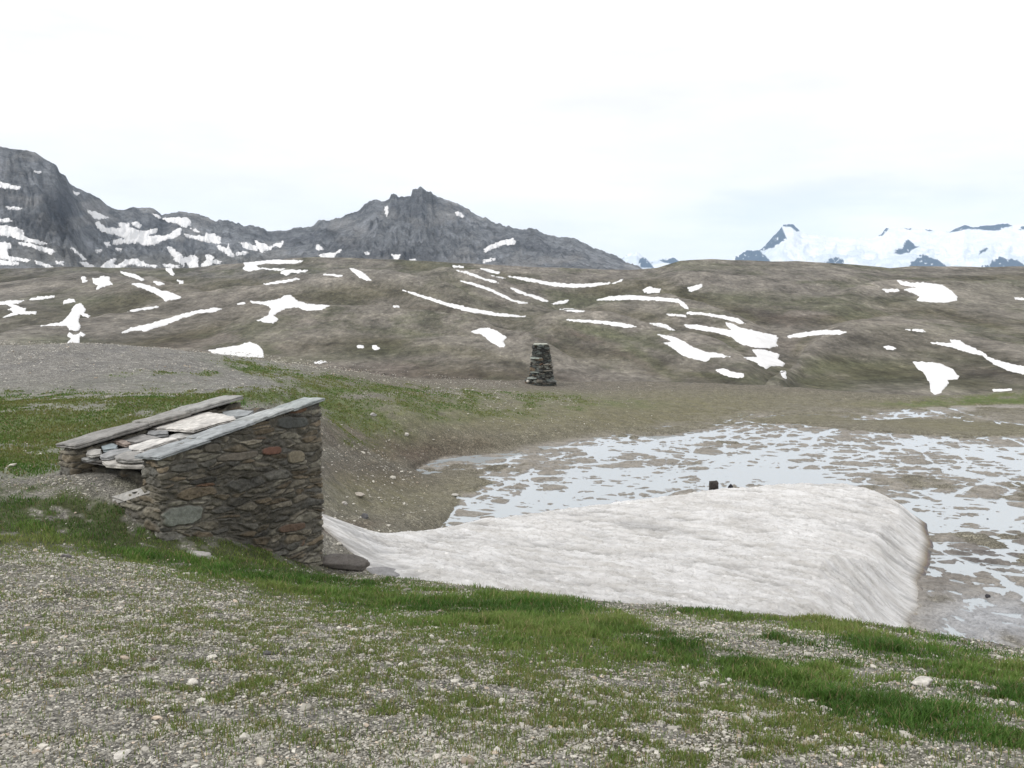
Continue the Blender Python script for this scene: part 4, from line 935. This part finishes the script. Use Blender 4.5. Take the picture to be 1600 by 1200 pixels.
def slab(name, poly, thick, parent, col, seed, label=None, mat=None, tiltn=0.):
    """irregular split stone: 3D outline polygon (top), thickness downward"""
    P = np.array(poly, float); r = np.random.RandomState(seed); pts = []
    for i in range(len(P)):
        a, b = P[i], P[(i+1) % len(P)]; L = np.linalg.norm(b-a); n = max(1, int(L/.035))
        for k in range(n): pts.append(a+(b-a)*k/n)
    pts = np.array(pts); c = pts.mean(0); n = len(pts)
    nrm = np.zeros(3)
    for i in range(n): nrm += np.cross(pts[i]-c, pts[(i+1) % n]-c)
    nrm /= np.linalg.norm(nrm); 
    if nrm[2] < 0: nrm = -nrm; pts = pts[::-1]
    jit = lambda p, s, sd_: p+(p-c)/np.linalg.norm(p-c, axis=1)[:, None]*(vn3(p[:, 0]*14+sd_, p[:, 1]*14, p[:, 2]*14, 1)*s)[:, None]
    rings = []
    prof = [(1.0, -thick), (1.035, -thick*.75), (.99, -thick*.5), (1.03, -thick*.3), (1.0, -.004), (.965, 0), (.7, 0), (.4, 0), (.12, 0)]
    for j, (s, dz_) in enumerate(prof):
        q = c+(pts-c)*s; q = jit(q, .014 if s > .9 else .0, seed*3+(j//2)*5)
        top = vn3(q[:, 0]*6, q[:, 1]*6, q[:, 2]*6, seed)*.012*(dz_ > -.01)
        rings.append(q+nrm*(dz_+top)[:, None])
    V = np.vstack(rings+[[c+nrm*0], [c-nrm*thick]]); Qs = []
    for j in range(len(prof)-1):
        for i in range(n):
            i2 = (i+1) % n; Qs.append([j*n+i, j*n+i2, (j+1)*n+i2, (j+1)*n+i])
    k = (len(prof)-1)*n
    T = [[k+i, k+(i+1) % n, len(V)-2] for i in range(n)]+[[(i+1) % n, i, len(V)-1] for i in range(n)]
    faces = np.vstack([np.array([[q[0], q[1], q[2]] for q in Qs]), np.array([[q[0], q[2], q[3]] for q in Qs]), np.array(T)])
    cc = np.array(col)[None]*(1+.22*vn3(V[:, 0]*9, V[:, 1]*9, V[:, 2]*9, seed))[:, None]
    lich = ss(.25, .6, vn3(V[:, 0]*13, V[:, 1]*13, V[:, 2]*13, seed+9)); cc = cc*(1-.25*lich[:, None])
    o = mesh(name, V, faces, mat or MAT_SLAB, parent=parent, col=np.clip(cc, 0, 1), smooth=False)
    if label: o['label'] = label
    return o

# ------------------------------------------------------------------ the stone hut
def build_hut():
    hut = empty('stone_hut', (-4.0, 13.6, -3.2)); bpy.context.view_layer.update()
    tag(hut, 'low dry stone hut with a slab roof dug into the grassy bank', 'hut')
    inv = hut.matrix_world.inverted()
    def fin(o): o.matrix_parent_inverse = inv; return o
    NL = at(250, 716, 12.3); NR = at(499, 627, 14.2)
    Fd = (NR-NL)[:2]; Fd = Fd/np.linalg.norm(Fd); D = np.array([-Fd[1], Fd[0]])
    D3 = np.array([D[0], D[1], 0]); F3 = np.array([Fd[0], Fd[1], 0]); th = .36
    def top_pt(u, w_):
        """roof-line surface: u along wall 0..1, w distance behind near face"""
        wl, wr = 2.72, 2.32; t = w_/2.5
        p = NL*(1-u)+NR*u; q = p + D3*(wl*(1-u)+wr*u)*t; q[2] -= .15*t; return q
    def block(u0, u1, w0, w1, dz0, zb0, zb1, drop=0):
        P = []
        for zz in (0, 1):
            for w_ in (w0, w1):
                for u, zb in ((u0, zb0), (u1, zb1)):
                    q = top_pt(u, w_).copy()
                    if zz == 0: q[2] = zb
                    else: q[2] += dz0
                    P.append(q)
        return P
    def onface(px, py):
        d = np.array([*S(px, py)]); d = np.array([d[0], 1, d[1]]); nrm = D3
        return d*((NL@nrm)/(d@nrm))
    sp = [(onface(284, 806), .27, .125, (.215, .23, .205)), (onface(424, 704), .16, .055, (.22, .12, .09)), (onface(455, 824), .24, .05, (.17, .12, .09)), (onface(455, 660), .26, .08, (.10, .105, .10)),
          (onface(462, 713), .14, .085, (.27, .24, .18)), (onface(370, 713), .3, .05, (.20, .18, .15)), (onface(330, 700), .12, .05, (.13, .12, .10))]
    fin(masonry('side_wall', block(0, 1, 0, th, -.01, -3.75, -4.55), Fd, hut, res=.0105, special=sp, label='near side wall of rough brown and grey rubble'))
    fin(masonry('side_wall', block(.0, 1, 2.5-th, 2.5, -.06, -3.4, -4.4), Fd, hut, res=.022, seed=3, label='far side wall mostly hidden by the roof'))
    fin(masonry('back_wall', block(.9, 1, th+.004, 2.5-th-.004, -.14, -4.4, -4.4), Fd, hut, res=.025, seed=5))
    fin(masonry('eaves_wall', block(.1, .2, th+.004, 2.5-th-.004, -.36, -3.3, -3.3), Fd, hut, res=.025, seed=6))
    # roof deck below the slabs
    P = [top_pt(u, w_) for w_ in (th-.03, 2.5-th+.03) for u in (.05, .99)]
    dk = [P[0], P[1], P[3], P[2]]; dk = [p-np.array([0, 0, .17]) for p in dk]
    fin(slab('roof_deck', dk, .07, hut, (.075, .07, .065), 61))
    # capping slabs on both parapets
    def caps(us, w0, w1, cols, th_, dz, ov=.05, seed=0, name='capping_slab'):
        for i in range(len(us)-1):
            a, b = us[i], us[i+1]-.004
            q = [top_pt(a, w0), top_pt(b, w0), top_pt(b, w1), top_pt(a, w1)]
            q = [p+np.array([0, 0, dz+.008*((i*7) % 3)]) for p in q]
            jj = np.random.RandomState(seed+i).uniform(-.02, .02, (4, 3))*np.array([1, 1, .25]); 
            fin(slab(name, [p+j for p, j in zip(q, jj)], th_, hut, cols[i], seed+i))
    caps([-.035, .26, .55, .80, 1.02], -.06, th+.05, [(.25,.27,.28),(.27,.29,.30),(.31,.33,.33),(.29,.32,.32)], .045, .045, seed=70)
    caps([.0, .42, .66, 1.0], 2.5-th-.08, 2.5+.08, [(.20,.195,.185),(.23,.225,.21),(.27,.27,.26)], .07, .065, seed=80)
    # loose roof slabs, outline seen in the photo, laid on the sloping roof plane
    Pn = np.cross(top_pt(1, .5)-top_pt(0, .5), top_pt(.5, 2.)-top_pt(.5, .5)); Pn /= np.linalg.norm(Pn)
    Z = lambda X, Y: (60+X/2.857, 590+Y/2.857)
    def onroof(X, Y, h):
        px, py = Z(X, Y); d = np.array([*S(px, py)]); d = np.array([d[0], 1, d[1]]); p0 = top_pt(.5, 1.2)+np.array([0, 0, h])
        return d*((p0@Pn)/(d@Pn))
    RS = [('b', [(820,150),(880,142),(960,145),(930,165),(880,172),(830,168)], -.10, .04, (.26,.28,.29)),
     ('a', [(482,212),(560,185),(700,155),(760,152),(870,172),(875,182),(800,198),(690,232),(600,226),(500,222)], -.03, .05, (.50,.485,.46)),
     ('o', [(570,262),(660,240),(760,225),(700,252),(640,266),(590,268)], -.11, .04, (.36,.36,.35)),
     ('c', [(425,238),(480,230),(520,236),(500,250),(430,248)], -.08, .05, (.24,.24,.24)),
     ('d', [(490,235),(575,236),(575,248),(520,252),(485,248)], -.05, .06, (.19,.195,.20)),
     ('e', [(360,262),(400,250),(470,252),(545,268),(480,278),(430,284),(375,276)], -.07, .06, (.23,.225,.22)),
     ('f', [(325,270),(370,275),(410,290),(385,297),(335,282)], -.05, .05, (.22,.18,.155)),
     ('g', [(205,300),(250,285),(330,283),(320,295),(260,305),(210,308)], -.08, .045, (.25,.26,.26)),
     ('h', [(280,305),(320,292),(352,300),(345,313),(290,320)], -.06, .05, (.21,.25,.27)),
     ('i', [(215,325),(240,315),(280,320),(275,335),(235,342),(215,338)], -.07, .055, (.32,.315,.30)),
     ('n', [(405,305),(500,275),(600,265),(620,272),(560,285),(470,322),(410,316)], -.05, .045, (.50,.49,.47)),
     ('j', [(275,345),(320,325),(400,312),(430,320),(380,338),(310,354),(280,354)], -.07, .05, (.22,.225,.23)),
     ('k', [(340,350),(390,330),(440,328),(470,345),(465,362),(400,366),(350,360)], -.05, .055, (.23,.225,.215)),
     ('l', [(175,352),(215,347),(275,350),(268,362),(200,362)], -.15, .05, (.27,.275,.275)),
     ('m', [(285,372),(330,360),(350,372),(460,376),(475,392),(380,392),(300,386)], -.13, .05, (.40,.385,.36)),
     ('x', [(470,262),(560,248),(600,262),(520,280),(440,290)], -.16, .04, (.17,.17,.17)),
     ('y', [(230,345),(330,335),(450,372),(430,385),(250,370)], -.20, .04, (.15,.15,.15)),
     ('z', [(600,235),(700,230),(830,190),(930,165),(800,225),(640,262)], -.17, .04, (.18,.185,.19))]
    lb = {'a': 'largest roof slab, almost white', 'n': 'pale flat roof slab beside the near parapet', 'h': 'small bluish roof stone', 'f': 'small brown roof stone', 'b': 'grey roof slab at the upper end', 'm': 'pale ragged slab at the eaves'}
    for i, (k, poly, h, t_, c) in enumerate(RS):
        fin(slab('roof_slab', [onroof(X, Y, h) for X, Y in poly], t_, hut, c, 90+i, label=lb.get(k)))
    # low wing wall running down to the left of the near corner
    A0 = NL+np.array([0, 0, 0]); W1 = at(152, 800, 12.9); W0 = at(250, 770, 12.34)
    P8 = []
    dd = np.array([D[0], D[1], 0])*.3
    for zz in (0, 1):
        for k in (0, 1):
            for p, zb in ((W1, -3.4), (W0, -3.8)):
                q = p+dd*k
                q = q.copy(); q[2] = zb if zz == 0 else p[2]
                P8.append(q)
    fin(masonry('wing_wall', P8, (W0-W1)[:2], hut, res=.013, seed=9, label='low sloping wing wall stepping down to the left'))
    L = np.linalg.norm(W0-W1)
    for i, (a, b) in enumerate([(0.02, .40), (.42, .98)]):
        q = [W1+(W0-W1)*a-dd*.15, W1+(W0-W1)*b-dd*.15, W1+(W0-W1)*b+dd*1.1, W1+(W0-W1)*a+dd*1.1]
        q = [p+np.array([0, 0, .05]) for p in q]
        fin(slab('capping_slab', q, .05, hut, [(.26,.255,.24), (.29,.285,.27)][i], 130+i))
build_hut()

# ------------------------------------------------------------------ cairn on the ridge
def build_cairn():
    b = at(846, 600, 65.5); c = empty('stone_cairn', tuple(b)); bpy.context.view_layer.update(); inv = c.matrix_world.inverted()
    tag(c, 'tall tapered square cairn of stacked flat stones standing on the ridge', 'cairn')
    def fin(o): o.matrix_parent_inverse = inv; return o
    def fr(r0, r1, z0, z1, dx0=0, dx1=0, ang=.62):
        P = []
        for r, z, dx in ((r0, z0, dx0), (r1, z1, dx1)):
            for sy in (-1, 1):
                for sx in (-1, 1):
                    u, v = sx*r, sy*r; P.append([b[0]+dx+u*math.cos(ang)-v*math.sin(ang), b[1]+u*math.sin(ang)+v*math.cos(ang), b[2]+z])
        return P
    pal = np.array([[.13,.145,.135],[.17,.18,.165],[.10,.115,.11],[.15,.14,.12],[.21,.22,.20],[.09,.095,.09],[.18,.14,.10],[.13,.13,.115]])
    fin(masonry('shaft', fr(.60, .36, .1, 2.55, 0, -.03), (math.cos(.62), math.sin(.62)), c, res=.028, cell=(.42, .42, .13), pal=pal, mortar=(.05, .05, .048), amp=.1, seed=21))
    fin(masonry('base', fr(.72, .70, -.6, .25, -.05, -.05), (math.cos(.62), math.sin(.62)), c, res=.035, cell=(.45, .45, .14), pal=pal, mortar=(.05, .05, .048), amp=.12, seed=23))
    def sl(cx, cz, rw, rd, t_, col, cy=-.3, rot=.1, seed=0):
        q = []
        for u, v in ((-1,-.8),(-.5,-1),(.6,-1),(1,-.6),(.95,.7),(.2,1),(-.8,.9)):
            U, V_ = u*rw, v*rd; q.append([b[0]+cx+U*math.cos(rot)-V_*math.sin(rot), b[1]+cy+U*math.sin(rot)+V_*math.cos(rot), b[2]+cz])
        fin(slab('slab', q, t_, c, col, 500+seed))
    sl(-.08, 2.68, .47, .45, .09, (.36, .38, .33), cy=0, seed=1)
    sl(-.30, 1.78, .38, .3, .09, (.30, .34, .31), cy=-.28, rot=-.4, seed=2)
    sl(-.55, .46, .32, .3, .08, (.28, .31, .29), cy=-.35, rot=-.5, seed=3)
    sl(.28, 1.35, .3, .3, .06, (.22, .20, .17), cy=-.3, rot=.6, seed=4)
    sl(.30, .95, .32, .3, .06, (.22, .21, .18), cy=-.38, rot=.6, seed=5)
    sl(-.30, .85, .36, .3, .06, (.22, .25, .23), cy=-.38, rot=-.5, seed=6)
    sl(.60, .26, .3, .3, .1, (.16, .165, .16), cy=-.25, rot=.4, seed=7)
build_cairn()
# square marker block standing on the flat behind the snow bank
def build_block():
    p = at(1115, 770, 34.6); x, y = p[0], p[1]; b = .14; z0, z1 = WATER_Z-.15, at(1115, 752.5, 34.6)[2]
    c = empty('marker_stone', (x, y, WATER_Z)); bpy.context.view_layer.update()
    tag(c, 'squat square dark marker stone standing in the water behind the snow bank', 'marker stone')
    P = [[x+sx*b*(1-.08*zz), y+sy*b, (z0, z1)[zz]] for zz in (0, 1) for sy in (-1, 1) for sx in (-1, 1)]
    o = masonry('shaft', P, (1, 0), c, res=.02, cell=(.5, .5, .5), pal=np.array([[.055, .048, .045]]), mortar=(.05, .045, .04), amp=.01, seed=31)
    o.matrix_parent_inverse = c.matrix_world.inverted()
build_block()

# ================================================================== gravel and grass (stuff)
rg = np.random.RandomState(5)
def scatter(n, r0, r1, a0=-31, a1=31, power=1.0):
    u = rg.rand(n); r = np.sqrt(r0**2+(r1**2-r0**2)*u) if power == 2 else (r0*(r1/r0)**u)
    a = np.radians(rg.uniform(a0, a1, n)); return r*np.sin(a), r*np.cos(a)
def pebbles(name, x, y, z, s, c, label):
    v, f = ICO1; n = len(x)
    sc = np.stack([s*rg.uniform(.7, 1.4, n), s*rg.uniform(.6, 1.1, n), s*rg.uniform(.3, .65, n)], -1)
    an = rg.uniform(0, 6.28, n); V = v[None]*sc[:, None]*(1+rg.uniform(-.22, .22, (n, len(v), 1)))
    ca, sa = np.cos(an)[:, None], np.sin(an)[:, None]
    V = np.stack([V[..., 0]*ca-V[..., 1]*sa, V[..., 0]*sa+V[..., 1]*ca, V[..., 2]+V[..., 0]*rg.uniform(-.3, .3, (n, 1))], -1)
    V += np.stack([x, y, z+sc[:, 2]*.35], -1)[:, None]
    Fc = (f[None]+(np.arange(n)*len(v))[:, None, None]).reshape(-1, 3)
    o = mesh(name, V.reshape(-1, 3), Fc, MAT_PEB, col=np.repeat(c, len(v), 0), smooth=False)
    tag(o, label, 'gravel', kind='stuff')
def stone_cols(n):
    g = rg.beta(1.4, 1.8, n)[:, None]; c = np.array([.16, .155, .14])*(1-g)+np.array([.58, .57, .54])*g
    t = rg.rand(n)[:, None]; return c*np.where(t < .10, np.array([[1.10, .95, .82]]), np.array([[1.02, 1., .95]]))
def build_gravel():
    x, y = scatter(330000, 2.7, 15.5, power=1)
    z, px, py, d, wf = near_z(x, y); fg, dense, spar, gm, ol, rd, dk, n, nf = masks(x, y, z, px, py)
    pr = np.clip(1-dense*1.25, .02, 1)*(.35+.65*ss(-.4, .3, nf))*(1-.45*spar)*(d > -.05)
    k = (rg.rand(len(x)) < pr)
    k &= ~((x > -7) & (y > 12) & (inpoly(x, y, np.array([[-4.4,12.2],[-2.7,14.1],[-4.4,15.7],[-6.5,14.2]])) > -.0))
    x, y, z = x[k], y[k], z[k]; r = np.hypot(x, y)
    s = np.exp(rg.normal(0, .42, len(x)))*.0042*(r/4.)**.55
    s *= np.where(rg.rand(len(x)) < .02, 2.2, 1)
    pebbles('gravel', x, y, z, s, stone_cols(len(x)), 'loose pale gravel covering the foreground')
    x, y = scatter(75000, 14.5, 66, power=2)
    z, px, py, d, wf = near_z(x, y); fg, dense, spar, gm, ol, rd, dk, n, nf = masks(x, y, z, px, py)
    cl = fbm(x*.35, y*.35, 3, 161)
    pr = (.10+.9*ss(-.1, .5, cl))*(1-.75*gm)*ss(-7.05, -6.85, z)*ss(1150, 850, px)*(.35+.65*blobs(px, py, [(600,680,200,70,10,1.),(520,800,130,60,0,1.),(330,580,400,40,5,.7),(650,620,200,20,0,.8)]))
    k = rg.rand(len(x)) < pr; x, y, z = x[k], y[k], z[k]
    s = np.exp(rg.normal(0, .5, len(x)))*.022
    c = stone_cols(len(x))*1.1
    pebbles('scattered_stones', x, y, z, s, c, 'small pale stones strewn over the slopes beyond the hut')
    # gravel spread in front of the hut on the left
build_gravel()

def blades(name, x, y, z, h, wd, c, label, lean=.5):
    n = len(x); an = rg.uniform(0, 6.28, n); la = rg.uniform(0, 6.28, n); le = rg.uniform(.1, lean, n)*h
    dx, dy = np.cos(an)*wd*.5, np.sin(an)*wd*.5; lx, ly = np.cos(la)*le, np.sin(la)*le
    V = np.empty((n, 5, 3))
    V[:, 0] = np.stack([x-dx, y-dy, z-.01], -1); V[:, 1] = np.stack([x+dx, y+dy, z-.01], -1)
    V[:, 2] = np.stack([x+dx*.8+lx*.35, y+dy*.8+ly*.35, z+h*.55], -1); V[:, 3] = np.stack([x-dx*.8+lx*.35, y-dy*.8+ly*.35, z+h*.55], -1)
    V[:, 4] = np.stack([x+lx, y+ly, z+h*.92], -1)
    b = (np.arange(n)*5)[:, None]
    T = np.vstack([b+np.array([[0, 1, 2]]), b+np.array([[0, 2, 3]]), b+np.array([[3, 2, 4]])])
    cc = np.repeat(c, 5, 0)
    o = mesh(name, V.reshape(-1, 3), T, MAT_BLADE, col=cc); tag(o, label, 'grass', kind='stuff')
def gcol(n, t=None, dry=.12):
    g = rg.rand(n)[:, None]; c = np.array([.055, .14, .020])*(1-g)+np.array([.12, .24, .045])*g
    if t is not None: c = c*(1-t[:, None])+np.array([.21, .225, .07])*t[:, None]
    dr = (rg.rand(n) < dry)[:, None]; return np.where(dr, np.array([[.30, .26, .13]])*(.6+.6*g), c)
def build_grass():
    x, y = scatter(620000, 2.8, 16.2, power=1)
    z, px, py, d, wf = near_z(x, y); fg, dense, spar, gm, ol, rd, dk, n, nf = masks(x, y, z, px, py)
    clump = fbm(x*2.1, y*2.1, 3, 171); fine = fbm(x*9, y*9, 2, 173)
    inhut = inpoly(x, y, np.array([[-4.35,12.3],[-2.74,14.2],[-4.4,15.8],[-6.5,14.2],[-5.1,12.9]])) > -.03
    pr = dense**1.25*(.8+.5*clump)
    k1 = (rg.rand(len(x)) < pr) & ~inhut & (d > -.6)
    X, Y, Z_, C_ = x[k1], y[k1], z[k1], clump[k1]
    r = np.hypot(X, Y)
    tall = blobs(px[k1], py[k1], [(745,925,60,18,5,1.),(900,960,160,24,8,.8),(700,935,120,14,5,.5),(1400,1000,60,14,10,.4),(150,848,22,10,0,.7),(100,790,60,9,0,.5),(430,905,110,10,8,.3)])
    h = (.022+.03*rg.rand(len(X))+.045*ss(-.1, .5, C_))*(1+.95*tall)*(.42+.58*ss(.2, .9, dense[k1]))
    shade = fbm(X*.7, Y*.7, 3, 177)
    c = gcol(len(X), np.clip(.16+.9*shade, 0, .75), .12)*(.62+.46*ss(-.4,.4,shade+.5*C_))[:, None]
    blades('grass', X, Y, Z_, h, .0034+.0004*r, c, 'short green turf along the edge of the gravel', 1.0)
    tuft = fbm(x*11, y*11, 2, 181)
    k2 = (rg.rand(len(x)) < np.clip(spar*1.3, 0, 1)*ss(-.35, .4, tuft)*.8+.02) & ~k1 & ~inhut & (d > -.2)
    X, Y, Z_ = x[k2], y[k2], z[k2]; r = np.hypot(X, Y)
    c = gcol(len(X), np.clip(.25+.6*rg.rand(len(X)), 0, 1), .2)*.95
    blades('sparse_grass', X, Y, Z_, .012+.025*rg.rand(len(X)), .0026+.0003*r, c, 'thin olive grass growing through the gravel', .9)
    x, y = scatter(260000, 15.2, 60, -31, 5, power=1)
    z, px, py, d, wf = near_z(x, y); fg, dense, spar, gm, ol, rd, dk, n, nf = masks(x, y, z, px, py)
    k = rg.rand(len(x)) < gm*ss(.2, .7, gm); x, y, z = x[k], y[k], z[k]; r = np.hypot(x, y)
    sh = fbm(x*.6, y*.6, 4, 191); c = gcol(len(x), np.clip(.5+.9*sh, 0, 1), .15)*.8
    inh = inpoly(x, y, np.array([[-4.35,12.3],[-2.74,14.2],[-4.4,15.8],[-6.5,14.2]])) > -.03
    x, y, z, r, c = [q[~inh] for q in (x, y, z, r, c)]
    blades('field_grass', x, y, z, .03+.03*rg.rand(len(x)), .0012*r, c, 'rough green grass on the field beyond the hut', .8)
build_grass()

# ================================================================== haze
def build_haze():
    V = [(sx*16000, sy, z) for z in (-120, 1250) for sy in (-300, 15500) for sx in (-1, 1)]
    Fc = [(0,2,3,1),(4,5,7,6),(0,1,5,4),(2,6,7,3),(0,4,6,2),(1,3,7,5)]
    me = bpy.data.meshes.new('haze'); me.from_pydata(V, [], Fc); me.update()
    m = bpy.data.materials.new('haze'); m.use_nodes = True; t = m.node_tree; t.nodes.remove(t.nodes['Principled BSDF'])
    v = t.nodes.new('ShaderNodeVolumePrincipled'); v.inputs['Color'].default_value = (.52, .73, 1., 1); v.inputs['Density'].default_value = HAZE
    v.inputs['Anisotropy'].default_value = .2
    t.links.new(v.outputs[0], t.nodes['Material Output'].inputs['Volume']); m.cycles.homogeneous_volume = True if hasattr(m.cycles, 'homogeneous_volume') else None
    me.materials.append(m); o = bpy.data.objects.new('haze', me); COL.objects.link(o); tag(o, kind='stuff')
HAZE = 3.2e-5
build_haze()
